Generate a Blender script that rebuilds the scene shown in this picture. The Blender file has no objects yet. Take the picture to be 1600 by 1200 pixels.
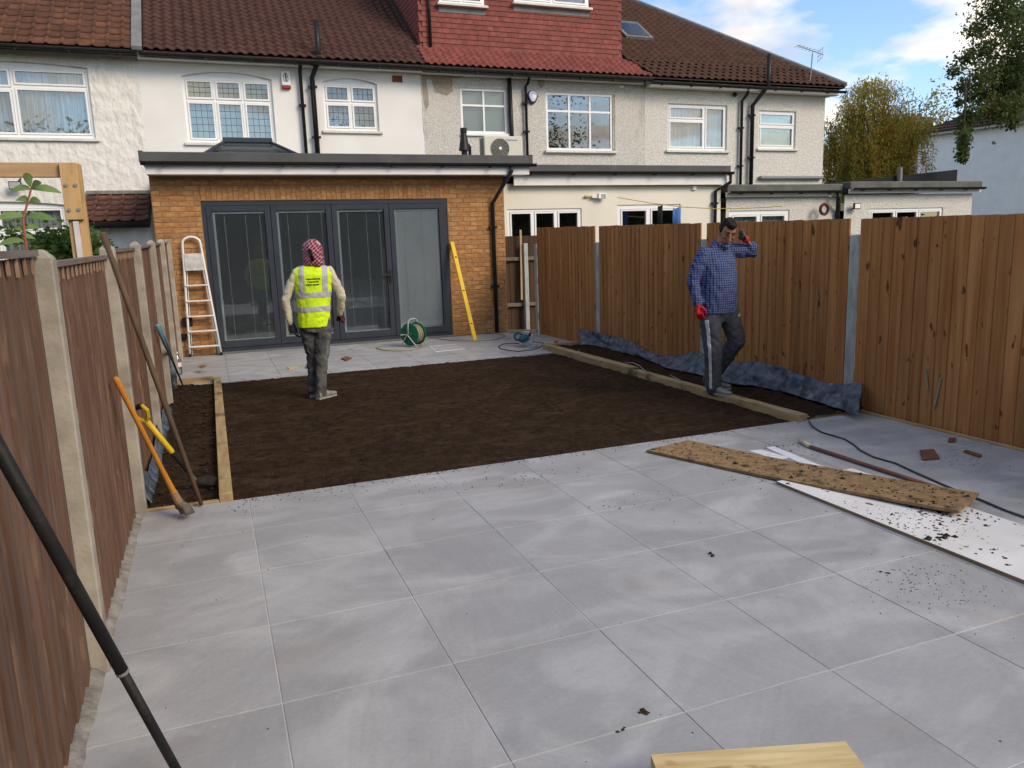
import bpy, bmesh, math, random
import numpy as np
from mathutils import Vector, Matrix, noise as mn
from mathutils.bvhtree import BVHTree
random.seed(7)
R = math.radians
scn = bpy.context.scene
col = scn.collection

# ---------------- camera ----------------
CAMH = 1.6
YAW, PITCH, ROLL, FPX = 0.366745, 0.180841, -0.033417, 1198.05
cF = Vector((math.sin(YAW)*math.cos(PITCH), math.cos(YAW)*math.cos(PITCH), -math.sin(PITCH)))
r0 = Vector((math.cos(YAW), -math.sin(YAW), 0)); u0 = r0.cross(cF)
cR = math.cos(ROLL)*r0 + math.sin(ROLL)*u0
cU = -math.sin(ROLL)*r0 + math.cos(ROLL)*u0
cam = bpy.data.objects.new('camera', bpy.data.cameras.new('camera'))
col.objects.link(cam)
cam.matrix_world = Matrix(((cR.x, cU.x, -cF.x, 0), (cR.y, cU.y, -cF.y, 0), (cR.z, cU.z, -cF.z, CAMH), (0, 0, 0, 1)))
cam.data.sensor_width = 36; cam.data.lens = 36*FPX/1600
cam.data.clip_start = .05; cam.data.clip_end = 2000
scn.camera = cam
scn.render.resolution_x, scn.render.resolution_y = 1024, 768

def seen(P, m=60):
    d = Vector(P) - Vector((0, 0, CAMH)); z = d.dot(cF)
    if z < .1: return False
    u = 800 + FPX*d.dot(cR)/z; v = 600 - FPX*d.dot(cU)/z
    return -m < u < 1600+m and -m < v < 1200+m
def ray(u, v): return cF + cR*((u-800)/FPX) - cU*((v-600)/FPX)
def gp(u, v, z=0.):                       # point of the ground plane (height z)
    d = ray(u, v); return d*((z-CAMH)/d.z) + Vector((0, 0, CAMH))
def py(u, v, Y):                          # point of the plane y = Y
    d = ray(u, v); return d*(Y/d.y) + Vector((0, 0, CAMH))
def px(u, v, X):                          # point of the plane x = X
    d = ray(u, v); return d*(X/d.x) + Vector((0, 0, CAMH))

# ---------------- world, sun, exposure ----------------
SUN_EL, SUN_AZ = R(33), R(146)            # azimuth clockwise from +Y
w = bpy.data.worlds.new('World'); scn.world = w; w.use_nodes = True
nt = w.node_tree; nt.nodes.clear()
def N(t, ty, **k):
    n = t.nodes.new(ty)
    for a, b in k.items(): setattr(n, a, b)
    return n
out = N(nt, 'ShaderNodeOutputWorld'); bg = N(nt, 'ShaderNodeBackground'); bg.inputs[1].default_value = .128
sky = N(nt, 'ShaderNodeTexSky', sky_type='NISHITA', sun_disc=False)
sky.sun_elevation = SUN_EL; sky.sun_rotation = SUN_AZ; sky.air_density = 1.0; sky.dust_density = .3; sky.ozone_density = 3.0
tc = N(nt, 'ShaderNodeTexCoord'); sep = N(nt, 'ShaderNodeSeparateXYZ'); nt.links.new(tc.outputs['Generated'], sep.inputs[0])
ad = N(nt, 'ShaderNodeMath', operation='ADD'); ad.inputs[1].default_value = .22; nt.links.new(sep.outputs[2], ad.inputs[0])
mx_ = N(nt, 'ShaderNodeMath', operation='MAXIMUM'); mx_.inputs[1].default_value = .05; nt.links.new(ad.outputs[0], mx_.inputs[0])
dv = N(nt, 'ShaderNodeVectorMath', operation='DIVIDE'); nt.links.new(tc.outputs['Generated'], dv.inputs[0])
cb = N(nt, 'ShaderNodeCombineXYZ')
for i in range(3): nt.links.new(mx_.outputs[0], cb.inputs[i])
nt.links.new(cb.outputs[0], dv.inputs[1])
mp = N(nt, 'ShaderNodeMapping'); mp.inputs['Location'].default_value = (2.35, 4.1, 0); nt.links.new(dv.outputs[0], mp.inputs[0])
n1 = N(nt, 'ShaderNodeTexNoise'); n1.inputs['Scale'].default_value = 2.1; n1.inputs['Detail'].default_value = 7; n1.inputs['Roughness'].default_value = .52
nt.links.new(mp.outputs[0], n1.inputs['Vector'])
rp = N(nt, 'ShaderNodeValToRGB'); rp.color_ramp.elements[0].position = .465; rp.color_ramp.elements[1].position = .59
nt.links.new(n1.outputs[0], rp.inputs[0])
n2 = N(nt, 'ShaderNodeTexNoise'); n2.inputs['Scale'].default_value = 1.7; n2.inputs['Detail'].default_value = 4; nt.links.new(mp.outputs[0], n2.inputs['Vector'])
rc = N(nt, 'ShaderNodeValToRGB'); rc.color_ramp.elements[0].position = .40; rc.color_ramp.elements[1].position = .58
rc.color_ramp.elements[0].color = (3.0, 3.2, 3.6, 1); rc.color_ramp.elements[1].color = (6.8, 6.0, 5.0, 1)
nt.links.new(n2.outputs[0], rc.inputs[0])
mxr = N(nt, 'ShaderNodeMix', data_type='RGBA'); nt.links.new(rp.outputs[0], mxr.inputs[0]); nt.links.new(sky.outputs[0], mxr.inputs[6]); nt.links.new(rc.outputs[0], mxr.inputs[7])
nt.links.new(mxr.outputs[2], bg.inputs[0]); nt.links.new(bg.outputs[0], out.inputs[0])
sl = bpy.data.lights.new('sun', 'SUN'); sl.energy = 1.75; sl.angle = R(26); sl.color = (1, .84, .64)
so = bpy.data.objects.new('sun', sl); col.objects.link(so)
sd = Vector((math.sin(SUN_AZ)*math.cos(SUN_EL), math.cos(SUN_AZ)*math.cos(SUN_EL), math.sin(SUN_EL)))
so.rotation_euler = sd.to_track_quat('Z', 'Y').to_euler(); so.location = sd*60
scn.view_settings.view_transform = 'Standard'; scn.view_settings.look = 'None'
scn.view_settings.exposure = 0.86; scn.view_settings.gamma = 1
scn.view_settings.use_curve_mapping = False

# ---------------- materials ----------------
MATS = {}
def M(name, c, c2=None, rough=.6, ns=6., nd=4, lo=.35, hi=.65, st=(1, 1, 1), bump=0., bs=40., bst=None, rnd=0., metal=0., spec=.22,
      c3=None, s3=2., lo3=.55, hi3=.7, st3=(1, 1, 1), world=False, w3=None, dist=0., bd=.012, dist3=0.):
    if name in MATS: return MATS[name]
    m = bpy.data.materials.new(name); m.use_nodes = True; t = m.node_tree; b = t.nodes['Principled BSDF']
    L = t.links.new
    b.inputs['Roughness'].default_value = rough; b.inputs['Metallic'].default_value = metal; b.inputs['Specular IOR Level'].default_value = spec
    tc = N(t, 'ShaderNodeTexCoord'); oi = N(t, 'ShaderNodeObjectInfo')
    src = tc.outputs['Object']
    geo = N(t, 'ShaderNodeNewGeometry')
    if world: src = geo.outputs['Position']
    else:
        k = N(t, 'ShaderNodeMath', operation='MULTIPLY'); k.inputs[1].default_value = 37.; L(oi.outputs['Random'], k.inputs[0])
        va = N(t, 'ShaderNodeVectorMath', operation='ADD'); L(src, va.inputs[0]); L(k.outputs[0], va.inputs[1]); src = va.outputs[0]
    def tex(scale, stretch, det=nd, dis=0., s=None):
        mp = N(t, 'ShaderNodeMapping'); mp.inputs['Scale'].default_value = stretch; L(s or src, mp.inputs[0])
        n = N(t, 'ShaderNodeTexNoise'); n.inputs['Scale'].default_value = scale; n.inputs['Detail'].default_value = det; n.inputs['Distortion'].default_value = dis
        L(mp.outputs[0], n.inputs['Vector']); return n.outputs[0]
    def ramp(v, a, z):
        r = N(t, 'ShaderNodeMapRange', clamp=True); r.inputs[1].default_value = a; r.inputs[2].default_value = z; L(v, r.inputs[0]); return r.outputs[0]
    def mix(f, A, B):
        x = N(t, 'ShaderNodeMix', data_type='RGBA'); L(f, x.inputs[0])
        for i, q in ((6, A), (7, B)):
            if isinstance(q, tuple): x.inputs[i].default_value = (*q, 1)
            else: L(q, x.inputs[i])
        return x.outputs[2]
    cc = None
    if c2 is not None: cc = mix(ramp(tex(ns, st, dis=dist), lo, hi), tuple(c), tuple(c2))
    if c3 is not None: cc = mix(ramp(tex(s3, st3, dis=dist3, s=geo.outputs['Position'] if w3 else None), lo3, hi3), cc if cc else tuple(c), tuple(c3))
    if rnd > 0:
        h = N(t, 'ShaderNodeHueSaturation'); L(ramp(oi.outputs['Random'], 0, 1), (r := N(t, 'ShaderNodeMapRange')).inputs[0])
        r.inputs[3].default_value = 1-rnd; r.inputs[4].default_value = 1+rnd
        L(r.outputs[0], h.inputs['Value'])
        if cc: L(cc, h.inputs['Color'])
        else: h.inputs['Color'].default_value = (*c, 1)
        cc = h.outputs[0]
    if cc: L(cc, b.inputs['Base Color'])
    else: b.inputs['Base Color'].default_value = (*c, 1)
    if bump:
        bp = N(t, 'ShaderNodeBump'); bp.inputs['Strength'].default_value = min(1, bump*1.0); bp.inputs['Distance'].default_value = bd
        L(tex(bs, bst or st, 5), bp.inputs['Height']); L(bp.outputs[0], b.inputs['Normal'])
    MATS[name] = m
    return m

def glass_mat(name, tint=(.8, .85, .85), refl=.22, rough=.01):
    if name in MATS: return MATS[name]
    m = bpy.data.materials.new(name); m.use_nodes = True; t = m.node_tree; t.nodes.clear(); L = t.links.new
    o = N(t, 'ShaderNodeOutputMaterial'); g = N(t, 'ShaderNodeBsdfGlossy'); g.inputs['Roughness'].default_value = rough
    tr = N(t, 'ShaderNodeBsdfTransparent'); tr.inputs[0].default_value = (*tint, 1)
    lw = N(t, 'ShaderNodeFresnel'); lw.inputs[0].default_value = 1.45
    a = N(t, 'ShaderNodeMath', operation='ADD', use_clamp=True); a.inputs[1].default_value = refl; L(lw.outputs[0], a.inputs[0])
    x = N(t, 'ShaderNodeMixShader'); L(a.outputs[0], x.inputs[0]); L(tr.outputs[0], x.inputs[1]); L(g.outputs[0], x.inputs[2]); L(x.outputs[0], o.inputs[0])
    tcx = N(t, 'ShaderNodeTexCoord'); nn = N(t, 'ShaderNodeTexNoise'); nn.inputs['Scale'].default_value = 1.2; L(tcx.outputs['Object'], nn.inputs['Vector'])
    bp = N(t, 'ShaderNodeBump'); bp.inputs['Strength'].default_value = .04; bp.inputs['Distance'].default_value = .05; L(nn.outputs[0], bp.inputs['Height']); L(bp.outputs[0], g.inputs['Normal'])
    MATS[name] = m; return m

# ---------------- mesh builder ----------------
WL = {}
class MB:
    def __init__(s): s.v = []; s.f = []
    def add(s, vs, fs):
        o = len(s.v); s.v += [tuple(v) for v in vs]; s.f += [tuple(i+o for i in f) for f in fs]; return s
    def box(s, x0, x1, y0, y1, z0, z1):
        return s.add([(x0, y0, z0), (x1, y0, z0), (x1, y1, z0), (x0, y1, z0), (x0, y0, z1), (x1, y0, z1), (x1, y1, z1), (x0, y1, z1)],
                     [(0, 3, 2, 1), (4, 5, 6, 7), (0, 1, 5, 4), (1, 2, 6, 5), (2, 3, 7, 6), (3, 0, 4, 7)])
    def bar(s, a, b, w, h, up=(0, 0, 1)):            # box from a to b, width w, height h
        a, b = Vector(a), Vector(b); d = (b-a).normalized(); up = Vector(up)
        if abs(d.dot(up)) > .99: up = Vector((0, 1, 0))
        x = d.cross(up).normalized(); z = x.cross(d)
        vs = [p + x*(i*w/2) + z*(j*h/2) for p in (a, b) for i, j in ((-1, -1), (1, -1), (1, 1), (-1, 1))]
        return s.add(vs, [(0, 1, 2, 3), (7, 6, 5, 4), (0, 4, 5, 1), (1, 5, 6, 2), (2, 6, 7, 3), (3, 7, 4, 0)])
    def tube(s, pts, rad, n=8, cap=True, flat=None):  # swept round section, flat=(a,b) squashes
        pts = [Vector(p) for p in pts]; k = len(pts)
        rad = [rad]*k if not hasattr(rad, '__len__') else rad
        o = len(s.v); prev = None
        for i, p in enumerate(pts):
            d = (pts[min(i+1, k-1)] - pts[max(i-1, 0)]).normalized()
            if prev is None:
                a = Vector((0, 0, 1)) if abs(d.z) < .9 else Vector((1, 0, 0)); x = d.cross(a).normalized()
            else: x = (prev - d*prev.dot(d)).normalized()
            prev = x; y = d.cross(x)
            for j in range(n):
                t = 2*math.pi*j/n
                r = rad[i]; ra, rb = r if hasattr(r, '__len__') else (r, r)
                s.v.append(tuple(p + x*(ra*math.cos(t)) + y*(rb*math.sin(t))))
        for i in range(k-1):
            for j in range(n):
                a = o+i*n+j; b = o+i*n+(j+1) % n; s.f.append((a, b, b+n, a+n))
        if cap:
            s.f.append(tuple(o+j for j in reversed(range(n)))); s.f.append(tuple(o+(k-1)*n+j for j in range(n)))
        return s
    def rings(s, rs, n=16):                           # closed loft of horizontal ellipses (cx,cy,z,rx,ry)
        o = len(s.v); k = len(rs)
        for cx, cy, z, rx, ry in rs:
            for j in range(n):
                t = 2*math.pi*j/n; s.v.append((cx+rx*math.cos(t), cy+ry*math.sin(t), z))
        for i in range(k-1):
            for j in range(n):
                a = o+i*n+j; b = o+i*n+(j+1) % n; s.f.append((a, b, b+n, a+n))
        s.f.append(tuple(o+j for j in reversed(range(n)))); s.f.append(tuple(o+(k-1)*n+j for j in range(n)))
        return s
    def ell(s, c, r, n=12, m=8):
        rs = []
        for i in range(m+1):
            t = -math.pi/2 + math.pi*i/m
            rs.append((c[0], c[1], c[2]+r[2]*math.sin(t), max(.0008, r[0]*math.cos(t)), max(.0008, r[1]*math.cos(t))))
        return s.rings(rs, n)
    def prism(s, poly, d):                            # poly: 3D points of a planar outline, d: extrusion vector
        n = len(poly); d = Vector(d); p = [Vector(q) for q in poly]
        return s.add(p+[q+d for q in p], [tuple(reversed(range(n))), tuple(range(n, 2*n))]+[(i, (i+1) % n, (i+1) % n+n, i+n) for i in range(n)])
    def quad(s, a, b, c, d): return s.add([a, b, c, d], [(0, 1, 2, 3)])
    def xf(s, mat): s.v = [tuple(mat @ Vector(v)) for v in s.v]; return s
    def mesh(s, name='m', smooth=False):
        me = bpy.data.meshes.new(name); me.from_pydata(s.v, [], s.f)
        bm = bmesh.new(); bm.from_mesh(me); bmesh.ops.recalc_face_normals(bm, faces=bm.faces); bm.to_mesh(me); bm.free()
        if smooth: me.shade_smooth()
        return me
    def build(s, name, mat, parent=None, smooth=False, bevel=0., loc=None):
        """world-space verts; origin moves to loc (default: parent origin, or bbox base)"""
        if loc is None:
            if parent is not None: loc = WL[parent.name]
            else:
                a = np.array(s.v); loc = Vector((*( (a.min(0)+a.max(0))/2)[:2], a[:, 2].min()))
        loc = Vector(loc); s.v = [(x-loc.x, y-loc.y, z-loc.z) for x, y, z in s.v]
        me = s.mesh(name, smooth)
        if bevel:
            bm = bmesh.new(); bm.from_mesh(me)
            bmesh.ops.bevel(bm, geom=[e for e in bm.edges if len(e.link_faces) == 2 and e.calc_face_angle(0) > .6], offset=bevel, segments=1, affect='EDGES', profile=.5)
            bm.to_mesh(me); bm.free()
        return link(name, me, mat, parent, loc)
def link(name, me, mat, parent=None, loc=(0, 0, 0), rot=None):
    if mat is not None and len(me.materials) == 0: me.materials.append(mat)
    o = bpy.data.objects.new(name, me); col.objects.link(o); loc = Vector(loc)
    WL[o.name] = loc
    if parent is not None: o.parent = parent; o.location = loc - WL[parent.name]
    else: o.location = loc
    if rot is not None: o.rotation_euler = rot
    return o
def thing(name, label, cat, loc, group=None):
    o = bpy.data.objects.new(name, None); col.objects.link(o); o.location = loc; o.empty_display_size = .1; WL[o.name] = Vector(loc)
    return tag(o, label, cat, group)
def tag(o, label, cat, group=None):
    o['label'] = label; o['category'] = cat
    if group: o['group'] = group
    return o
def struct(o): o['kind'] = 'structure'; return o
def stuff(o): o['kind'] = 'stuff'; return o
def nz(x, y, z=0., s=1.): return mn.noise(Vector((x*s, y*s, z*s)))

def evalmesh(me, mods, name):
    o = bpy.data.objects.new('tmp', me); col.objects.link(o)
    for ty, kw in mods:
        m = o.modifiers.new('m', ty)
        for k, v in kw.items(): setattr(m, k, v)
    dg = bpy.context.evaluated_depsgraph_get()
    r = bpy.data.meshes.new_from_object(o.evaluated_get(dg)); r.name = name
    bpy.data.objects.remove(o); r.materials.clear(); return r
FOLD = bpy.data.textures.new('folds', 'CLOUDS'); FOLD.noise_scale = .085; FOLD.noise_depth = 2; FOLD.noise_type = 'HARD_NOISE'
def skinmesh(mb, voxel, name, smooth=6, fold=0.):
    mods = [('REMESH', dict(mode='VOXEL', voxel_size=voxel)), ('SMOOTH', dict(factor=.5, iterations=smooth))]
    if fold: mods.append(('DISPLACE', dict(texture=FOLD, strength=fold, mid_level=.5, texture_coords='LOCAL')))
    me = evalmesh(mb.mesh('t'), mods, name); me.shade_smooth(); return me
# ================= SETTING: ground, paving, soil =================
g = MB().quad((-400, -400, -.12), (400, -400, -.12), (400, 600, -.12), (-400, 600, -.12)).build('ground', M('ground', (.06, .055, .03), (.035, .05, .02), rough=.95, ns=1.5), loc=(0, 0, -.12)); struct(g)
AX, A, BY, B = .0944, .6385, 4.552, .6317
m_tile = M('porcelain', (.276, .277, .280), (.338, .338, .340), rough=.48, ns=1.1, nd=8, lo=.3, hi=.72, st=(1, 1.5, 1), dist=1.2, rnd=.045, spec=.4,
           c3=(.46, .46, .46), s3=1.35, lo3=.45, hi3=.80, st3=(1, 1.5, 1), dist3=1.5, w3=True, bump=.05, bs=90)
def tile_detail(m):      # fine streaks, speckle and a few brownish dirt smears on the slabs
    t = m.node_tree; L = t.links.new; b = t.nodes['Principled BSDF']; cur = b.inputs['Base Color'].links[0].from_socket
    g_ = N(t, 'ShaderNodeNewGeometry'); oi = N(t, 'ShaderNodeObjectInfo'); rv = N(t, 'ShaderNodeVectorRotate', rotation_type='Z_AXIS'); L(g_.outputs['Position'], rv.inputs['Vector'])
    an = N(t, 'ShaderNodeMath', operation='MULTIPLY'); an.inputs[1].default_value = 6.28; L(oi.outputs['Random'], an.inputs[0]); L(an.outputs[0], rv.inputs['Angle'])
    def nzt(sc, st, det, dis, src):
        mp = N(t, 'ShaderNodeMapping'); mp.inputs['Scale'].default_value = st; L(src, mp.inputs[0]); n = N(t, 'ShaderNodeTexNoise'); n.inputs['Scale'].default_value = sc; n.inputs['Detail'].default_value = det; n.inputs['Distortion'].default_value = dis; L(mp.outputs[0], n.inputs['Vector']); return n.outputs[0]
    def rng(v, a, z, c, d): r = N(t, 'ShaderNodeMapRange', clamp=True); L(v, r.inputs[0]); [setattr(r.inputs[i+1], 'default_value', q) for i, q in enumerate((a, z, c, d))]; return r.outputs[0]
    for sc, st, det, dis, lo, hi, src in ((3.0, (1, 7, 1), 8, .8, .975, 1.03, rv.outputs[0]), (55, (1, 1, 1), 4, 0, .95, 1.05, g_.outputs['Position']), (2.2, (1, 4, 1), 5, 3.0, .97, 1.04, rv.outputs[0])):
        h = N(t, 'ShaderNodeHueSaturation'); L(cur, h.inputs['Color']); L(rng(nzt(sc, st, det, dis, src), .3, .7, lo, hi), h.inputs['Value']); cur = h.outputs[0]
    x = N(t, 'ShaderNodeMix', data_type='RGBA'); L(rng(nzt(1.7, (1, 1.6, 1), 7, .6, g_.outputs['Position']), .60, .78, 0, .5), x.inputs[0]); L(cur, x.inputs[6]); x.inputs[7].default_value = (.30, .245, .20, 1)
    L(x.outputs[2], b.inputs['Base Color'])
    L(rng(nzt(2.0, (1, 2, 1), 6, 1., rv.outputs[0]), .3, .7, .40, .62), b.inputs['Roughness'])
tile_detail(m_tile)
m_groutL = M('grout_pale', (.56, .56, .56), (.36, .36, .37), rough=.9, ns=2)
m_groutR = M('bedding_mortar', (.16, .165, .17), (.28, .28, .28), rough=.9, ns=3)
pav = MB().box(-.56, 3.35, .3, BY+B, -.1, -.003).build('patio_paving', m_groutL, loc=(0, 2.5, 0)); struct(pav)
pav2 = MB().box(3.352, 5.36, .3, BY+B+.01, -.1, -.006).build('patio_side_paving', m_groutR, loc=(4, 2.5, 0)); struct(pav2)
far = MB().box(-.56, 5.75, 10.24, 13.3, -.1, -.005).build('house_patio_paving', m_groutR, loc=(2.5, 12, 0)); struct(far)
tmesh = {}
def tile(parent, x0, x1, y0, y1):
    w_, d_ = round(x1-x0, 3), round(y1-y0, 3)
    if (w_, d_) not in tmesh:
        mb = MB().box(-w_/2, w_/2, -d_/2, d_/2, -.02, 0); me = mb.mesh('paving_tile'); bm = bmesh.new(); bm.from_mesh(me)
        bmesh.ops.bevel(bm, geom=[e for e in bm.edges if all(v.co.z > -.001 for v in e.verts)], offset=.0015, segments=1, affect='EDGES'); bm.to_mesh(me); bm.free()
        tmesh[(w_, d_)] = me
    link('paving_tile', tmesh[(w_, d_)], m_tile, parent, ((x0+x1)/2, (y0+y1)/2, random.uniform(-.0008, .0008)))
G_ = .0021
for j in range(-1, 6):
    y1 = BY - j*B; y0 = y1 - B
    for i in range(-1, 9):
        x0 = AX + i*A; x1 = min(x0+A, 5.345)
        yo = 0.
        par = pav if x0 < 3.3 else pav2
        tile(par, x0+G_, x1-G_, y0+G_, y1-G_+(.008 if par is pav2 and j == -1 else 0))
for j in range(5):
    y0 = 10.245 + j*B; y1 = min(y0+B, 13.12)
    for i in range(-1, 9):
        x0 = AX+i*A; x1 = min(x0+A, 5.72)
        tile(far, x0+G_, x1-G_, y0+G_, y1-G_)

m_soil = M('dark_topsoil', (.020, .0122, .0070), (.046, .0285, .0165), rough=.95, ns=14, nd=10, lo=.32, hi=.7, c3=(.066, .043, .027), s3=3.2, lo3=.52, hi3=.85, st3=(1, 2.4, 1), bump=1., bs=55, bd=.02, spec=.05)
def sheet(x0, x1, y0, y1, st, fz):
    nx, ny = max(2, int((x1-x0)/st)), max(2, int((y1-y0)/st)); mb = MB()
    vs = [(x0+(x1-x0)*i/nx, y0+(y1-y0)*j/ny) for j in range(ny+1) for i in range(nx+1)]
    mb.v = [(x, y, fz(x, y)) for x, y in vs]
    mb.f = [(j*(nx+1)+i, j*(nx+1)+i+1, (j+1)*(nx+1)+i+1, (j+1)*(nx+1)+i) for j in range(ny) for i in range(nx)]
    return mb
def zs(x, y):
    z = -.012 + .012*nz(x, y*1.6, 3, 1.3) + .008*nz(x, y, 9, 6) + .009*nz(x, y, 5, 17) + .006*nz(x, y, 6, 33)
    z += .012*max(0, nz(x*.6, y*2.2, 1, 2.4)-.15)
    for (a, b, c, d) in ((2.4, 7.2, 3.3, 8.5), (2.9, 6.2, 3.2, 7.6), (1.2, 6.4, 2.6, 6.8), (3.6, 8.6, 3.9, 7.4), (.6, 6.1, 1.7, 6.6), (1.9, 9.3, 3.9, 9.1)):  # rake marks
        L_ = math.hypot(c-a, d-b); t = ((x-a)*(c-a)+(y-b)*(d-b))/L_**2
        if 0 < t < 1:
            e = abs((x-a)*(d-b)-(y-b)*(c-a))/L_
            if e < .06: z += .010*math.cos(e/.06*math.pi)
    return z
soil = sheet(-.02, 4.66, 5.18, 10.25, .022, zs).build('lawn_soil', m_soil, smooth=True, loc=(2, 7, 0)); struct(soil)
def zb(x, y): return .005 + .03*nz(x, y, 2, 2.1) + .022*nz(x, y, 7, 6) + .01*nz(x, y, 4, 18)
bl = sheet(-.60, -.03, 5.2, 10.32, .03, lambda x, y: zb(x, y) - .01).build('bed_soil', m_soil, smooth=True, loc=(-.3, 7, 0)); struct(bl)
br = sheet(4.68, 5.40, 5.17, 10.7, .03, lambda x, y: zb(x, y)+.02 + .05*max(0, x-5.0)).build('bed_soil', m_soil, smooth=True, loc=(5, 7, 0)); struct(br)
# crumbs of soil: nobody could count them
def clods(name, pts, mat, label, cat):
    mb = MB()
    for (x, y, z, r) in pts:
        a = random.uniform(0, 3); vs = []
        for k in range(6):
            d = [(1, 0, 0), (-1, 0, 0), (0, 1, 0), (0, -1, 0), (0, 0, 1), (0, 0, -1)][k]; q = r*random.uniform(.6, 1.25)
            vs.append((x+q*(d[0]*math.cos(a)-d[1]*math.sin(a)), y+q*(d[0]*math.sin(a)+d[1]*math.cos(a)), z+q*.6*d[2]))
        mb.add(vs, [(0, 2, 4), (2, 1, 4), (1, 3, 4), (3, 0, 4), (2, 0, 5), (1, 2, 5), (3, 1, 5), (0, 3, 5)])
    o = mb.build(name, mat, loc=(pts[0][0], pts[0][1], 0)); stuff(o); return tag(o, label, cat)
m_clod = M('soil_clod', (.018, .011, .0075), (.05, .033, .022), rough=.95, ns=60)
pts = []
for _ in range(2400):
    x, y = random.uniform(0, 4.6), random.uniform(5.2, 10.2)
    if random.random() < .45: y = 5.2 + abs(random.gauss(0, .25))
    pts.append((x, y, zs(x, y)+.001, random.uniform(.003, .011)))
for _ in range(500):
    x, y = random.choice([(random.uniform(-.55, -.06), random.uniform(5.25, 10.2)), (random.uniform(4.74, 5.3), random.uniform(5.3, 10.5))])
    pts.append((x, y, zb(x, y)+.008, random.uniform(.006, .022)))
clods('soil_crumbs', pts, m_clod, 'loose dark crumbs of topsoil lying over the raked lawn bed', 'soil')
pts = []
for (u, v, s, n) in ((1115, 868, .014, 4), (1385, 896, .012, 4), (1010, 1112, .012, 5), (975, 1140, .01, 3), (1440, 905, .0035, 120), (1470, 930, .003, 60), (530, 770, .006, 20), (830, 745, .006, 30), (700, 760, .005, 30), (1240, 700, .007, 40), (1160, 745, .005, 25), (1000, 780, .005, 20), (380, 790, .005, 20), (1560, 690, .005, 60), (1500, 720, .004, 60)):
    c = gp(u, v)
    for k in range(n):
        sg = .02 if n < 6 else .16
        pts.append((c.x+random.gauss(0, sg), c.y+random.gauss(0, sg*.7), .002, s*random.uniform(.5, 1.3)))
for _ in range(130):
    pts.append((random.uniform(-.4, 5.2), 1.2+3.9*random.random()**.7, .001, random.uniform(.0015, .005)))
for _ in range(420):
    pts.append((random.uniform(.05, 4.6), 5.175-abs(random.gauss(0, .05)), .001, random.uniform(.0015, .007)))
for _ in range(120):
    pts.append((random.uniform(.0, 4.6), 10.27+abs(random.gauss(0, .05)), .002, random.uniform(.002, .008)))
clods('soil_crumbs', pts, m_clod, 'scattered specks of soil dropped on the grey patio tiles', 'soil')

# bed edging timbers
m_sleeper = M('edging_timber', (.30, .21, .10), (.42, .31, .16), rough=.8, ns=3, st=(8, 1, 8), c3=(.07, .045, .03), s3=4, lo3=.56, hi3=.75, bump=.3, bs=20, bst=(10, 1, 10))
m_sleeperx = M('edging_timber_cross', (.30, .21, .10), (.44, .33, .18), rough=.8, ns=3, st=(1, 8, 8), c3=(.07, .045, .03), s3=5, lo3=.6, hi3=.75, bump=.3, bs=20, bst=(1, 10, 10))
t = thing('bed_edging', 'pale timber edging boards framing the narrow left bed beside the worn fence', 'edging', (-.05, 7.7, -.06))
MB().box(-.085, .0, 5.19, 10.33, -.06, .055).build('edging_board', m_sleeper, t, bevel=.004)
MB().box(-.56, -.087, 5.185, 5.225, -.06, .012).build('edging_board', m_sleeperx, t, bevel=.003)
MB().box(-.56, -.087, 10.30, 10.35, -.06, .075).build('edging_board', m_sleeperx, t, bevel=.003)
t = thing('bed_edging', 'long pale timber edging boards between raked soil and the blue membrane bed', 'edging', (4.68, 7.9, -.06))
MB().box(4.62, 4.715, 5.14, 7.97, -.06, .062).build('edging_board', m_sleeper, t, bevel=.005)
MB().box(4.612, 4.72, 7.975, 10.68, -.06, .082).build('edging_board', m_sleeper, t, bevel=.005)
MB().box(4.722, 5.36, 10.65, 10.70, -.06, .075).build('edging_board', m_sleeperx, t, bevel=.003)
MB().box(4.717, 5.34, 5.19, 5.235, -.06, .02).build('edging_board', m_sleeperx, t, bevel=.003)
tag(MB().box(5.347, 5.372, 1.0, 5.26, -.05, .018).build('timber_strip', m_sleeper, bevel=.003), 'thin timber strip along the patio edge under the close-board fence', 'timber')

# cement haunching along the left fence
mb = MB(); n = 130
for i in range(n+1):
    y = .6 + (5.15-.6)*i/n
    wv = .008 + .022*abs(nz(y, 0, 1, 2.2)) + .012*nz(y, 1, 2, 9); h_ = .018 + .02*abs(nz(y, 3, 0, 4))
    mb.v += [(-.62, y, -.05), (-.59, y, h_+.01), (-.562+.008*nz(y, 5, 0, 8), y, h_), (-.545+wv, y, .0015), (-.545+wv, y, -.02)]
for i in range(n):
    for k in range(4): mb.f.append((i*5+k, i*5+k+1, (i+1)*5+k+1, (i+1)*5+k))
tag(mb.build('cement_edge', M('rough_cement', (.30, .28, .245), (.17, .155, .135), rough=.95, ns=11, nd=6, bump=.9, bs=40), smooth=True), 'rough trowelled cement edge between the patio tiles and worn fence', 'cement')

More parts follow.
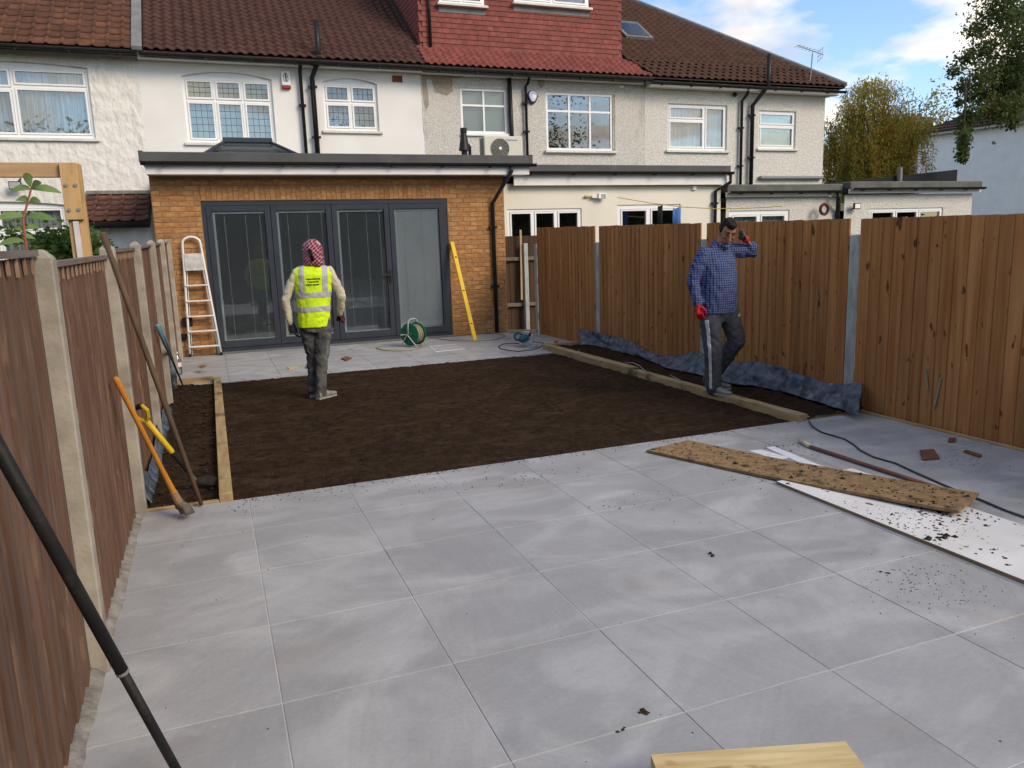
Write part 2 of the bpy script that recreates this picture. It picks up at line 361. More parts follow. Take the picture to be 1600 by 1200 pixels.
# ================= FENCES =================
m_post = M('concrete_post', (.36, .33, .27), (.25, .225, .18), rough=.9, ns=7, nd=6, bump=.22, bs=60, c3=(.15, .135, .10), s3=5, lo3=.62, hi3=.8, rnd=.08)
m_postR = M('concrete_post_grey', (.40, .41, .38), (.27, .28, .255), rough=.9, ns=9, st=(1, 1, .4), bump=.4, bs=50, c3=(.16, .16, .15), s3=9, lo3=.6, hi3=.75, st3=(6, 6, .7))
m_old = M('worn_fence_board', (.108, .058, .038), (.16, .095, .066), rough=.8, ns=4, st=(6, 6, .5), c3=(.27, .185, .125), s3=3.2, lo3=.575, hi3=.80, st3=(2.5, 3.0, 1.3), bump=.35, bs=30, bst=(6, 6, .5), rnd=.14)
m_oldcap = M('worn_fence_rail', (.13, .10, .085), (.19, .15, .125), rough=.85, ns=6, st=(6, .6, 6), bump=.3)
m_raw = M('raw_board_edge', (.32, .21, .14), (.22, .13, .08), rough=.85, ns=8)
f = thing('worn_panel_fence', 'worn brown timber panel fence with square concrete posts beside the narrow bed', 'fence', (-.6, 6, -.1))
LPY = [1.2, 3.2, 5.2, 7.15, 9.15, 11.1, 12.95]
ptop = lambda y: 1.60 + .022*(y-3.2)
for k, y in enumerate(LPY):
    h_ = ptop(y)+.035
    mb = MB(); a, b = -.60, -.516
    mb.add([(a, y-.04, -.1), (b, y-.04, -.1), (b, y+.04, -.1), (a, y+.04, -.1), (a, y-.04, h_-.03), (b, y-.04, h_-.03), (b, y+.04, h_-.03), (a, y+.04, h_-.03),
            (a+.03, y-.02, h_), (b-.03, y-.02, h_), (b-.03, y+.02, h_), (a+.03, y+.02, h_)],
           [(3, 2, 1, 0), (0, 1, 5, 4), (1, 2, 6, 5), (2, 3, 7, 6), (3, 0, 4, 7), (4, 5, 9, 8), (5, 6, 10, 9), (6, 7, 11, 10), (7, 4, 8, 11), (8, 9, 10, 11)])
    mb.build('concrete_post', m_post, f, bevel=.006)
bcache = {}
def board(parent, name, mat, x, y, z0, z1, w_, th, tilt, side=1, tl=0.):
    """feather-edge board standing in a fence that runs along y"""
    key = (name, round(w_, 3), round(z1-z0, 2), side)
    if key not in bcache:
        H_ = round(z1-z0, 2); mb = MB(); n = 5
        for i in range(n+1):
            zz = H_*i/n
            mb.v += [(0, -w_/2, zz), (side*th, -w_/2, zz), (side*th*.45, w_/2, zz), (0, w_/2, zz)]
        for i in range(n):
            for q in range(4): mb.f.append((i*4+q, i*4+(q+1) % 4, (i+1)*4+(q+1) % 4, (i+1)*4+q))
        mb.f += [(3, 2, 1, 0), (n*4, n*4+1, n*4+2, n*4+3)]
        bcache[key] = mb.mesh('board')
    return link(name, bcache[key], mat, parent, (x, y, z0), (tl, 0, tilt))
for k in range(len(LPY)-1):
    y0, y1 = LPY[k]+.05, LPY[k+1]-.05; yc = (y0+y1)/2
    pn = MB()
    for z in (.12, .85): pn.box(-.62, -.595, y0, y1, z, z+.05)
    zt0, zt1 = {0: (1.585, 1.612), 1: (1.565, 1.59), 2: (1.625, 1.65)}.get(k, (ptop(y0)-.035, ptop(y1)-.035))
    pn = pn.build('fence_panel', m_oldcap, f, loc=(-.64, yc, 0))
    cap = MB(); cap.prism([(-.612, y0, zt0), (-.554, y0, zt0), (-.554, y1, zt1), (-.612, y1, zt1)], (0, 0, .022)); cap.build('capping', m_oldcap, pn)
    n = 16; bw = (y1-y0)/n
    for i in range(n):
        y = y0+bw*(i+.5); zt = zt0+(zt1-zt0)*(i+.5)/n - .004
        H_ = round(zt-.02, 2)
        board(pn, 'board', m_old, -.586+.003*(i % 2), y, zt-H_, zt, bw*1.06, .014, random.uniform(-.03, .03), 1)
    if k in (0, 1, 2, 3):   # pale fresh ends under the capping
        for i in range(n):
            y = y0+bw*(i+.5); zt = zt0+(zt1-zt0)*(i+.5)/n
            if k < 3: MB().box(-.57, -.564, y-bw*.12, y+bw*.12, zt-.05-.012*random.random(), zt-.004).build('wood_notch', m_raw, pn)

m_new = M('treated_fence_board', (.285, .117, .038), (.40, .195, .073), rough=.75, ns=2.2, nd=6, st=(9, 9, .45), c3=(.10, .044, .019), s3=8.5, lo3=.645, hi3=.69, st3=(1.8, 1.8, .8), spec=.1, bump=.25, bs=30, bst=(9, 9, .4), rnd=.16)
f = thing('close_board_fence', 'tall warm brown close-board timber fence with recessed concrete posts and dark knots', 'fence', (5.4, 7, -.1))
rtop = lambda y: 1.69 + .0195*(y-3.84)
RPY = [2.9, 5.385, 7.66, 10.33, 12.68]
for y in RPY:
    h_ = 1.58 if y > 3 else 1.6
    mb = MB().box(5.392, 5.48, y-.058, y+.058, -.1, h_); mb.build('concrete_post', m_postR, f, bevel=.008)
bays = [(.7, 2.83), (2.97, 5.315), (5.45, 7.60), (7.72, 10.265), (10.395, 12.60)]
for k, (y0, y1) in enumerate(bays):
    yc = (y0+y1)/2
    rl = MB()
    for z in (.3, .95, 1.45): rl.box(5.415, 5.46, y0, y1, z, z+.07)
    pn = rl.build('fence_panel', M('treated_rail', (.2, .11, .05), (.28, .16, .08), ns=5), f, loc=(5.42, yc, 0))
    n = max(8, int(round((y1-y0)/.118))); bw = (y1-y0)/n
    for i in range(n):
        y = y0+bw*(i+.5); zt = rtop(y) + random.uniform(-.004, .004)
        H_ = round(zt+.03, 2)
        board(pn, 'board', m_new, 5.405, y, zt-H_, zt, round(bw*1.09, 3), .017, random.uniform(-.012, .012), -1, tl=random.uniform(-.0015, .0015))
# scrape marks on the near panel (pale green V scuffs)
m_scuff = M('green_scuff', (.16, .20, .15), (.24, .26, .2), rough=.9, ns=40)
# return fence closing the side passage
f = thing('passage_fence', 'dark brown fence with grey arris rails closing the side passage by the brick corner', 'fence', (5.3, 13.6, -.1))
m_dark = M('dark_fence_board', (.05, .028, .015), (.08, .047, .025), rough=.85, ns=3, st=(8, 8, .5), bump=.3, rnd=.15)  # dark brown boards, tone varied from board to board
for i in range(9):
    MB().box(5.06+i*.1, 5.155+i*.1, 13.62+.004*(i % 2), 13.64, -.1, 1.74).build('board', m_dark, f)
m_rail = M('grey_rail', (.17, .15, .12), (.12, .10, .08), rough=.9, ns=6)
for z in (.42, 1.28): MB().box(5.06, 5.96, 13.555, 13.615, z, z+.07).build('rail', m_rail, f, bevel=.01)
MB().box(5.50, 5.58, 13.46, 13.55, -.1, 1.6).build('concrete_post', m_postR, f, bevel=.006)
tag(MB().bar((5.44, 13.50, .55), (5.47, 13.53, 1.85), .035, .02).build('timber_batten', M('batten_wood', (.36, .25, .14), (.46, .33, .2), ns=4, st=(4, 4, .6))), 'thin pale timber batten hung on the dark passage fence', 'timber')
tag(MB().bar((4.98, 13.02, .035), (5.62, 12.62, .035), .07, .045).build('timber_offcut', M('batten_wood', (.36, .25, .14))), 'pale timber length lying in the passage behind the circular saw', 'timber')
# ================= TERRACE =================
HY = 16.2
m_upvc = M('white_upvc', (.80, .80, .79), (.74, .74, .73), rough=.35, ns=3)
m_pane = glass_mat('window_glass', (.90, .93, .92), .12)
m_lead = M('lead_came', (.09, .09, .09), rough=.6)
m_curt = M('net_curtain', (.85, .85, .83), (.48, .48, .48), rough=.9, ns=10, st=(3, 1, .05), lo=.4, hi=.6)
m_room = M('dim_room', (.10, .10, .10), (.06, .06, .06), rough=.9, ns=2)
m_blk = M('black_plastic', (.012, .012, .013), (.02, .019, .018), rough=.38, ns=8)
m_sill = M('painted_sill', (.66, .64, .60), (.55, .53, .48), rough=.7, ns=5)
def wall_open(parent, name, mat, x0, x1, z0, z1, Y, ops, depth=.12, back=.3):
    """front wall in plane y=Y with rectangular or arched openings (x0,x1,z0,z1,rise)"""
    xs = sorted({x0, x1, *[o[0] for o in ops], *[o[1] for o in ops]}); mb = MB()
    for a, b in zip(xs, xs[1:]):
        os_ = sorted([o for o in ops if o[0] <= a+1e-6 and o[1] >= b-1e-6], key=lambda o: o[2]); z = z0
        for o in os_:
            if o[2] > z: mb.quad((a, Y, z), (b, Y, z), (b, Y, o[2]), (a, Y, o[2]))
            z = o[3]
            if o[4] > 0:
                n = 14; zt = o[3]+o[4]+.02; ar = lambda x: o[3]+o[4]*(1-((x-(o[0]+o[1])/2)/((o[1]-o[0])/2))**2)
                for i in range(n):
                    p, q = a+(b-a)*i/n, a+(b-a)*(i+1)/n
                    mb.quad((p, Y, ar(p)), (q, Y, ar(q)), (q, Y, zt), (p, Y, zt)); mb.quad((p, Y, ar(p)), (p, Y+depth, ar(p)), (q, Y+depth, ar(q)), (q, Y, ar(q)))
                z = zt
        if z < z1: mb.quad((a, Y, z), (b, Y, z), (b, Y, z1), (a, Y, z1))
    for o in ops:
        a, b, c, d = o[:4]
        mb.quad((a, Y, c), (a, Y+depth, c), (a, Y+depth, d), (a, Y, d)); mb.quad((b, Y, d), (b, Y+depth, d), (b, Y+depth, c), (b, Y, c))
        mb.quad((a, Y, c), (b, Y, c), (b, Y+depth, c), (a, Y+depth, c))
        if o[4] <= 0: mb.quad((a, Y, d), (a, Y+depth, d), (b, Y+depth, d), (b, Y, d))
    me = mb.v
    return mb.build(name, mat, parent)
m_frost = glass_mat('frosted_glass', (.85, .9, .88), .06, .35)
def window(parent, x0, x1, z0, z1, Y, cols, rise=0., curtain=None, lead=None, sill=True, fr=.05, deep=.9, sash=True, name='window', blind=None, pane=None):
    """cols: list of (width fraction, [row fractions bottom to top])"""
    yf = Y+.055; mb = MB()
    mb.box(x0, x0+fr, yf, yf+.06, z0, z1); mb.box(x1-fr, x1, yf, yf+.06, z0, z1); mb.box(x0+fr, x1-fr, yf, yf+.06, z0, z0+fr); mb.box(x0+fr, x1-fr, yf, yf+.06, z1-fr, z1)
    if rise > 0:
        n = 10; ar = lambda x: z1+rise*(1-((x-(x0+x1)/2)/((x1-x0)/2))**2)
        pl = [(x0, yf+.012, z1+.001), (x1, yf+.012, z1+.001)]+[(x1-(x1-x0)*i/n, yf+.012, ar(x1-(x1-x0)*i/n)+.002) for i in range(1, n)]
        mb.prism(pl, (0, .05, 0))
    lights = []; W = x1-x0-2*fr; x = x0+fr; tot = sum(c[0] for c in cols)
    for ci, (cw, rows) in enumerate(cols):
        a, b = x, x+W*cw/tot; x = b
        if ci: mb.box(a-fr*.4, a+fr*.4, yf+.002, yf+.058, z0+fr, z1-fr)
        z = z0+fr; Hh = z1-z0-2*fr; rt = sum(rows)
        for ri, rw in enumerate(rows):
            c, d = z, z+Hh*rw/rt; z = d
            if ri: mb.box(a+.001, b-.001, yf+.003, yf+.057, c-fr*.4, c+fr*.4)
            lights.append((a+(fr*.4 if ci else 0), b-(fr*.4 if ci < len(cols)-1 else 0), c+(fr*.4 if ri else 0), d-(fr*.4 if ri < len(rows)-1 else 0)))
    wo = mb.build(name, m_upvc, parent)
    for (a, b, c, d) in lights:
        s_ = .038 if sash else .004
        if sash:
            q = MB(); ys = yf-.014
            q.box(a+.006, a+s_, ys, ys+.03, c+.006, d-.006); q.box(b-s_, b-.006, ys, ys+.03, c+.006, d-.006); q.box(a+s_, b-s_, ys, ys+.03, c+.006, c+s_); q.box(a+s_, b-s_, ys, ys+.03, d-s_, d-.006)
            q.build('sash', m_upvc, wo)
        MB().box(a+s_-.004, b-s_+.004, yf+.02, yf+.026, c+s_-.004, d-s_+.004).build('pane', pane or m_pane, wo)
        if lead:
            q = MB(); nx = max(2, round((b-a)/lead)); nzz = max(2, round((d-c)/(lead*1.15)))
            for i in range(1, nx): xx = a+s_+(b-a-2*s_)*i/nx; q.box(xx-.004, xx+.004, yf+.014, yf+.0185, c+s_, d-s_)
            for i in range(1, nzz): zz = c+s_+(d-c-2*s_)*i/nzz; q.box(a+s_, b-s_, yf+.0135, yf+.0155, zz-.004, zz+.004)
            q.build('leading', m_lead, wo)
    if curtain or blind:
        n = int((x1-x0)/.02); q = MB(); 
        for i in range(n+1):
            xx = x0+(x1-x0)*i/n; yy = yf+.13+(.018*math.sin(i*1.15)+.01*math.sin(i*.37) if curtain else 0)
            q.v += [(xx, yy, z0+.01), (xx, yy, z1+rise*.4)]
        q.f = [(2*i, 2*i+2, 2*i+3, 2*i+1) for i in range(n)]
        q.build('curtain' if curtain else 'blind', curtain or blind, wo, smooth=True)
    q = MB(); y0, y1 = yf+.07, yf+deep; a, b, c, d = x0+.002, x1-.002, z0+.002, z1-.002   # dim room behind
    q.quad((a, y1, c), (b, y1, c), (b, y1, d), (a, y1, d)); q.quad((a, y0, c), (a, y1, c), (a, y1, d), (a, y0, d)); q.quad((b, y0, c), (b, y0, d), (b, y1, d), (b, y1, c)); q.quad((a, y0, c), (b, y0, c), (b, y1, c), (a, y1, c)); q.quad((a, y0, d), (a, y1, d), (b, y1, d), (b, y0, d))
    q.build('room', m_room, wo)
    if sill: MB().box(x0-.06, x1+.06, Y-.055, Y+.05, z0-.055, z0-.003).build('sill', m_sill, wo, bevel=.006)
    return wo
PITCHT = .72; PA = math.atan(PITCHT); EY, EZ = 15.86, 5.20
def roof_pt(x, s, off=0.): return Vector((x, EY+s*math.cos(PA)-off*math.sin(PA), EZ+s*math.sin(PA)+off*math.cos(PA)))
def tile_mesh(w_, L_, kind):
    mb = MB(); n = 8
    prof = []
    for i in range(n+1):
        t = i/n; x = w_*(t-.5)
        if kind == 'roman': h = .035*math.exp(-((t-.86)/.09)**2)+.004
        elif kind == 'pan': h = .02*math.sin(2*math.pi*t)+.02
        else: h = .014*(1-math.cos(2*math.pi*t))/1+.004
        prof.append((x, h))
    for (x, h) in prof: mb.v += [(x, -.01, h+.022), (x, -.01, h), (x, L_, h+.004)]
    for i in range(n): a = i*3; mb.f += [(a, a+3, a+5, a+2), (a+1, a+4, a+3, a)]
    return mb
def roof_tiles(roof, xfun, w_, g_, kind, mat, smax, limit=300):
    """tiles laid on the slope between xfun(s) = (xa, xb); those in view are objects, the rest one mesh"""
    me = tile_mesh(w_, g_*1.12, kind).mesh('roof_tile', True); base = tile_mesh(w_, g_*1.12, kind); rest = MB(); cnt = 0
    rot = Matrix.Rotation(PA-.035, 4, 'X')
    s = 0; r = 0
    while s < smax:
        xa, xb = xfun(s); x = xa+w_/2 + (w_/2 if kind == 'flat' and r % 2 else 0)
        while x < xb-w_*.25:
            p = roof_pt(x, s, .03)
            if cnt < limit and seen(p, 10):
                link('roof_tile', me, mat, roof, p, (PA-.035+random.uniform(-.008, .008), random.uniform(-.008, .008), random.uniform(-.01, .01))); cnt += 1
            else:
                m_ = Matrix.Translation(p) @ rot; rest.add([m_ @ Vector(v) for v in base.v], base.f)
            x += w_
        s += g_; r += 1
    if rest.v: stuff(rest.build('roof_tiles', mat, roof, smooth=True))
def slope_roof(parent, mat, xa, xb, xa1=None, xb1=None, S=5.4, back=True):
    mb = MB(); a1 = xa if xa1 is None else xa1; b1 = xb if xb1 is None else xb1
    p = [roof_pt(xa, -.05), roof_pt(xb, -.05), roof_pt(b1, S), roof_pt(a1, S)]
    mb.prism(p, (0, .04, -.07))
    q = roof_pt(0, S); 
    if back: mb.prism([(a1, q.y, q.z), (b1, q.y, q.z), (xb, 2*q.y-EY, EZ), (xa, 2*q.y-EY, EZ)], (0, -.04, -.07))
    return mb.build('roof', mat, parent)
def gutter(parent, x0, x1, y, z, mat=None, name='gutter', r=.055, brackets=.8):
    mb = MB(); n = 7
    for xx in (x0, x1):
        for i in range(n): t = math.pi+math.pi*i/(n-1); mb.v.append((xx, y+r*math.cos(t), z+r*math.sin(t)))
        for i in range(n): t = 2*math.pi-math.pi*i/(n-1); mb.v.append((xx, y+(r-.006)*math.cos(t), z+(r-.006)*math.sin(t)))
    m_ = 2*n
    mb.f = [(i, (i+1) % m_, m_+(i+1) % m_, m_+i) for i in range(m_)] + [tuple(range(m_-1, -1, -1)), tuple(range(m_, 2*m_))]
    gt = mb.build(name, mat or m_blk, parent)
    x = x0+.3
    while brackets and x < x1:
        MB().box(x-.015, x+.015, y-r-.006, y+r+.004, z-r-.014, z-r+.004).build('bracket', mat or m_blk, gt); x += brackets
    return gt
def pipe(parent, pts, r=.034, name='downpipe', clips=()):
    mb = MB().tube(pts, r, 10); o = mb.build(name, m_blk, parent, smooth=False)
    for p in o.data.polygons: p.use_smooth = len(p.vertices) == 4
    for (x, y, z) in clips:
        MB().box(x-r-.035, x+r+.035, y-.02, y+.06, z-.02, z+.02).build('clip', m_blk, o)
    return o

# ---- left neighbour ----
m_artex = M('swirled_render', (.70, .675, .625), (.65, .62, .57), rough=.9, ns=5, bump=1., bs=6, bst=(1.3, 1, .8), bd=.06)
m_smooth = M('smooth_white_render', (.72, .705, .67), (.68, .66, .625), rough=.88, ns=1.6, bump=.12, bs=60, c3=(.64, .625, .59), s3=1.4, lo3=.58, hi3=.8)
m_pebble = M('pebbledash', (.63, .60, .545), (.47, .445, .40), rough=.95, ns=22, nd=6, lo=.3, hi=.72, bump=1., bs=40, bd=.03, c3=(.42, .39, .34), s3=2.2, lo3=.58, hi3=.75, st3=(1.4, 1, .6))
m_pebble2 = M('cream_pebbledash', (.69, .665, .60), (.55, .525, .47), rough=.95, ns=22, nd=6, lo=.28, hi=.7, bump=1., bs=40, bd=.03)
m_rust = M('weathered_clay_tile', (.128, .056, .032), (.080, .038, .025), rough=.85, ns=7, c3=(.09, .055, .035), s3=6, lo3=.58, hi3=.75, bump=.3, rnd=.22)
m_brown = M('dark_red_concrete_tile', (.072, .030, .023), (.046, .021, .017), rough=.7, ns=9, bump=.3, bs=60, rnd=.16)
m_brown2 = M('brown_concrete_tile', (.078, .038, .024), (.050, .025, .017), rough=.8, ns=9, bump=.3, bs=60, rnd=.18)
m_redtile = M('new_red_clay_tile', (.235, .068, .052), (.17, .050, .040), rough=.75, ns=12, bump=.2, bs=80, rnd=.16)
m_under = M('roof_underlay', (.04, .03, .025), rough=.9)
m_fasc = M('white_fascia', (.74, .73, .70), (.66, .64, .60), rough=.5, ns=3, st=(1, 1, 4))
XL, X1, X2, X3, X4 = -6.2, -.86, 4.43, 9.74, 15.05
h = thing('terraced_house', 'terraced house with swirled cream render, orange-brown tiles and wide net-curtained window', 'house', (-3.5, 18, 0))
wlx = (-4.05, -1.69, 3.72, 4.93)
wall_open(h, 'wall', m_artex, XL, X1-.012, 0, 5.34, HY, [(*wlx, .06), (-4.5, -2.33, 1.25, 2.56, .07)])
window(h, *wlx, HY, [(.5, [.7, .3]), (.52, [.74, .26])], rise=.06, curtain=m_curt, fr=.055)
window(h, -4.5, -2.33, 1.25, 2.56, HY, [(.5, [.66, .34]), (.5, [.66, .34])], rise=.07, curtain=m_curt, fr=.055)
r_ = slope_roof(h, m_under, XL, X1+.02)
roof_tiles(r_, lambda s: (XL, X1+.03), .235, .275, 'roman', m_rust, 5.3)
gutter(h, XL, X1+.02, EY-.03, 5.17)
MB().box(XL, X1-.02, HY-.10, HY-.003, 5.22, 5.34).build('fascia', m_blk, h)
lt = MB().prism([(-1.95, 14.72, 2.17), (-.87, 14.72, 2.17), (-.87, 16.19, 2.72), (-1.95, 16.19, 2.72)], (0, .03, -.06)).build('lean_to_roof', m_under, h)
la = math.atan2(.55, 1.47); mlt = tile_mesh(.21, .33, 'roman').mesh('roof_tile', True)
m_oldt = M('old_red_lean_to_tile', (.12, .048, .034), (.075, .038, .03), rough=.9, ns=8, c3=(.16, .12, .085), s3=7, lo3=.6, hi3=.72, rnd=.2)
for r in range(5):
    for i in range(5):
        link('roof_tile', mlt, m_oldt, lt, (-1.85+i*.213, 14.74+r*.3*math.cos(la)+.0, 2.185+r*.3*math.sin(la)+.01), (la-.05, 0, random.uniform(-.02, .02)))
MB().box(-1.95, -.87, 16.12, 16.195, 2.74, 2.80).build('flashing', M('mossy_cement', (.25, .24, .2), (.14, .14, .1), ns=8, bump=.5), lt)
MB().box(-1.93, -.88, 14.95, 15.02, 0, 2.12).build('lean_to_wall', m_artex, h)
gutter(h, -1.95, -.88, 14.70, 2.13)
MB().prism([roof_pt(X1-.055, -.03, .02), roof_pt(X1+.115, -.03, .02), roof_pt(X1+.115, 5.3, .02), roof_pt(X1-.055, 5.3, .02)], (0, -.03, .06)).build('party_verge', M('lead_grey', (.20, .20, .195), (.14, .14, .14), rough=.6, ns=4, bump=.2), h)
fl = thing('flood_light', 'small black floodlight on the swirled cream wall behind the pergola', 'lamp', (-3.0, 16.1, 2.85))
MB().box(-3.13, -2.93, 16.02, 16.06, 2.82, 2.96).build('lamp_body', m_blk, fl, bevel=.008)
MB().box(-3.115, -2.945, 16.012, 16.018, 2.835, 2.945).build('lens', M('lamp_lens', (.35, .35, .33), rough=.2), fl)
MB().bar((-3.03, 16.06, 2.9), (-2.96, 16.2, 3.02), .02, .02).build('bracket', m_blk, fl)

# ---- our house (smooth white) ----
h = thing('terraced_house', 'smooth white rendered house with dark red roof and leaded arched windows', 'house', (1.8, 18, 0))
W2 = (-.15, 1.46, 3.68, 4.87); W3 = (2.42, 3.51, 3.95, 4.87)
wall_open(h, 'wall', m_smooth, X1-.03, X2, 2.75, 5.28, HY+.002, [(*W2, .10), (*W3, .09)])
window(h, *W2, HY+.002, [(1, [.66, .34])]*3, rise=.10, lead=.115, fr=.05, blind=M('pale_blind', (.68, .70, .60), (.55, .58, .52), ns=3))
window(h, *W3, HY+.002, [(1, [.6, .4])]*2, rise=.09, lead=.13, fr=.05, blind=M('grey_blind', (.40, .41, .40), (.34, .35, .35), ns=3))
r_ = slope_roof(h, m_under, X1+.12, X2)
roof_tiles(r_, lambda s: (X1+.13, X2+.05), .178, .20, 'pan', m_brown, 5.3)
gutter(h, X1+.05, X2-.02, EY-.03, 5.16)
MB().box(X1+.01, X2-.003, HY-.20, HY-.02, 5.11, 5.24).build('fascia', m_fasc, h, bevel=.006)
pipe(h, [(2.0, HY-.2, 5.12), (2.0, HY-.08, 5.02), (2.0, HY-.07, 3.0)], clips=[(2.0, HY-.07, 4.4)])
pipe(h, [(2.34, HY-.34, 5.92), (2.34, HY-.34, 5.22), (2.22, HY-.09, 4.92), (2.22, HY-.09, 3.0)], .05, 'soil_pipe', clips=[(2.22, HY-.09, 4.75), (2.22, HY-.09, 3.8)])
MB().box(3.83, 4.04, HY-.012, HY+.001, 4.92, 5.05).build('air_brick', M('terracotta_vent', (.22, .06, .035), (.16, .04, .03), ns=20), h)
ab = thing('alarm_box', 'white alarm box with red base strip and black emblem on smooth render', 'alarm', (1.72, HY-.05, 4.70))
MB().box(1.64, 1.81, HY-.065, HY, 4.76, 5.03).build('case', m_upvc, ab, bevel=.012)
MB().box(1.642, 1.808, HY-.07, HY, 4.70, 4.757).build('strobe_cover', M('red_plastic', (.30, .03, .035), rough=.3), ab, bevel=.01)
m_ink = M('black_print', (.01, .01, .01), rough=.6)
em = MB()
for s in (-1, 1):
    em.tube([(1.725+s*.012, HY-.0665, 4.985), (1.725+s*.04, HY-.0665, 4.93), (1.725+s*.04, HY-.0665, 4.86), (1.725+s*.02, HY-.0665, 4.825)], .0055, 5)
em.tube([(1.722, HY-.0665, 4.985), (1.728, HY-.0665, 4.83)], .011, 6); em.tube([(1.728, HY-.0665, 4.915), (1.755, HY-.0665, 4.915)], .006, 5)
em.build('emblem', m_ink, ab)

# ---- grey pebbledash house with red dormer ----
h = thing('terraced_house', 'grey pebbledash house with bare cement patches and red tile-hung dormer', 'house', (7, 18, 0))
W4 = (5.27, 6.32, 3.95, 4.87); W5 = (7.24, 8.91, 3.62, 4.86)
wall_open(h, 'wall', m_pebble, X2+.004, X3, 0, 5.27, HY, [(*W4, 0), (*W5, 0)])
window(h, *W4, HY-.03, [(1, [.64, .36])]*2, sash=False, fr=.05, sill=False, blind=M('frosted_back', (.38, .44, .42), (.34, .39, .38), ns=2), pane=m_frost)
window(h, *W5, HY-.03, [(1, [.7, .3])]*3, sash=False, fr=.055, deep=1.6)
MB().box(7.2, 8.98, HY-.05, HY+.02, 3.555, 3.617).build('sill', m_upvc, h, bevel=.005)
MB().box(5.24, 6.36, HY-.05, HY+.02, 3.895, 3.947).build('sill', m_upvc, h, bevel=.005)
m_bare = M('bare_cement', (.36, .30, .225), (.27, .225, .17), rough=.95, ns=14, bump=.6, bs=60)
def patch(pts, seed):
    mb = MB(); q = []
    for i in range(len(pts)):
        a, b = pts[i], pts[(i+1) % len(pts)]
        for k in range(5):
            t = k/5; q.append((a[0]+(b[0]-a[0])*t+.022*nz(a[0]+t*3, seed, i, 3), HY-.006, a[1]+(b[1]-a[1])*t+.022*nz(seed, a[1]+t*3, i, 3)))
    mb.prism(q, (0, .004, 0)); mb.build('bare_patch', m_bare, h)
patch([(4.45, 5.25), (9.2, 5.24), (9.2, 5.16), (7.6, 5.13), (6.7, 5.15), (6.3, 5.08), (5.5, 5.12), (5.12, 5.04), (5.1, 4.78), (4.98, 4.70), (4.72, 4.76), (4.66, 5.0), (4.56, 5.02), (4.58, 4.5), (4.5, 4.38), (4.46, 4.7)], 1)
patch([(7.05, 5.1), (7.22, 5.1), (7.22, 4.98), (7.14, 4.93), (7.06, 4.99)], 4)
patch([(8.93, 4.86), (8.965, 4.86), (8.965, 3.62), (8.93, 3.62)], 6)
patch([(6.34, 4.95), (6.40, 4.95), (6.40, 4.3), (6.34, 3.95)], 8)
roof = slope_roof(h, m_under, X2, X3+.02)
def red_band(s):
    return (X2+.02, X3+.02-.45*s)
roof_tiles(roof, red_band, .16, .16, 'pan', m_redtile, .72, 240)
gutter(h, X2, X3-.02, EY-.03, 5.15); MB().box(X2+.002, X3-.1, HY-.19, HY-.02, 5.09, 5.22).build('fascia', m_fasc, h, bevel=.006)
dm = MB().box(4.56, 9.37, 16.62, 20.5, 5.55, 8.3).build('dormer', m_redtile, h)
def hang(x0, x1, z0, z1, holes, side=None, limit=300):
    me = MB().add([(-.065, 0, 0), (.065, 0, 0), (.065, .012, 0), (-.065, .012, 0), (-.065, .016, .125), (.065, .016, .125), (.065, .026, .125), (-.065, .026, .125)],
                  [(0, 3, 2, 1), (4, 5, 6, 7), (0, 1, 5, 4), (1, 2, 6, 5), (2, 3, 7, 6), (3, 0, 4, 7)]).mesh('hung_tile')
    rest = MB(); base = [tuple(v.co) for v in me.vertices]; fc = [tuple(p.vertices) for p in me.polygons]; c = 0; z = z0; r = 0
    while z < z1:
        x = x0+.066+(.066 if r % 2 else 0)
        while x < x1-.05:
            if not any(a < x < b and c0 < z+.05 < d for a, b, c0, d in holes):
                p = Vector((x, 16.585, z)) if side is None else Vector((side-.004, x, z))
                rz = 0 if side is None else -math.pi/2
                if side is None or p.z > EZ+PITCHT*(p.y-EY)+.02:
                    if c < limit and seen(p, 5): link('hung_tile', me, m_redtile, dm, p, (0, random.uniform(-.006, .006), rz)); c += 1
                    else:
                        m_ = Matrix.Translation(p) @ Matrix.Rotation(rz, 4, 'Z'); rest.add([m_ @ Vector(v) for v in base], fc)
            x += .132
        z += .104; r += 1
    if rest.v: stuff(rest.build('hung_tiles', m_redtile, dm))
DW = [(5.02, 6.02, 6.62, 7.8), (6.72, 8.52, 6.76, 7.95)]
hang(4.56, 9.37, 5.62, 8.2, [(a-.03, b+.03, c-.15, d+.05) for a, b, c, d in DW])
hang(16.66, 20.3, 5.62, 8.2, [], side=4.555, limit=120)
for (a, b, c, d) in DW:
    window(h, a, b, c, d, 16.53, [(1, [1])]*2, sash=True, fr=.055, deep=.2)
    MB().box(a-.02, b+.02, 16.585, 16.60, c-.17, c-.06).build('lead_apron', MATS['lead_grey'], h)
pipe(h, [(4.78, 16.54, 7.6), (4.78, 16.54, 5.68)], .03)
MB().box(4.52, 9.4, 16.5, 16.62, 5.56, 5.605).build('lead_apron', MATS['lead_grey'], h)
pipe(h, [(6.37, HY-.07, 5.12), (6.40, HY-.07, 3.0)], .045, 'soil_pipe')
pipe(h, [(6.78, HY-.19, 5.1), (6.78, HY-.12, 5.0), (6.74, HY-.07, 4.93), (6.74, HY-.07, 3.0)], .03, clips=[(6.74, HY-.07, 4.6), (6.74, HY-.07, 4.0)])
MB().box(5.34, 5.46, HY-.05, HY, 5.10, 5.24).build('vent_cover', m_upvc, h, bevel=.006)
MB().tube([(9.05, HY-.1, 5.03), (9.12, HY-.13, 5.0)], .03, 8).build('security_light', m_upvc, h)
ab = thing('alarm_box', 'blue and silver shield-shaped alarm box on the grey pebbledash wall', 'alarm', (6.92, HY-.05, 4.58))
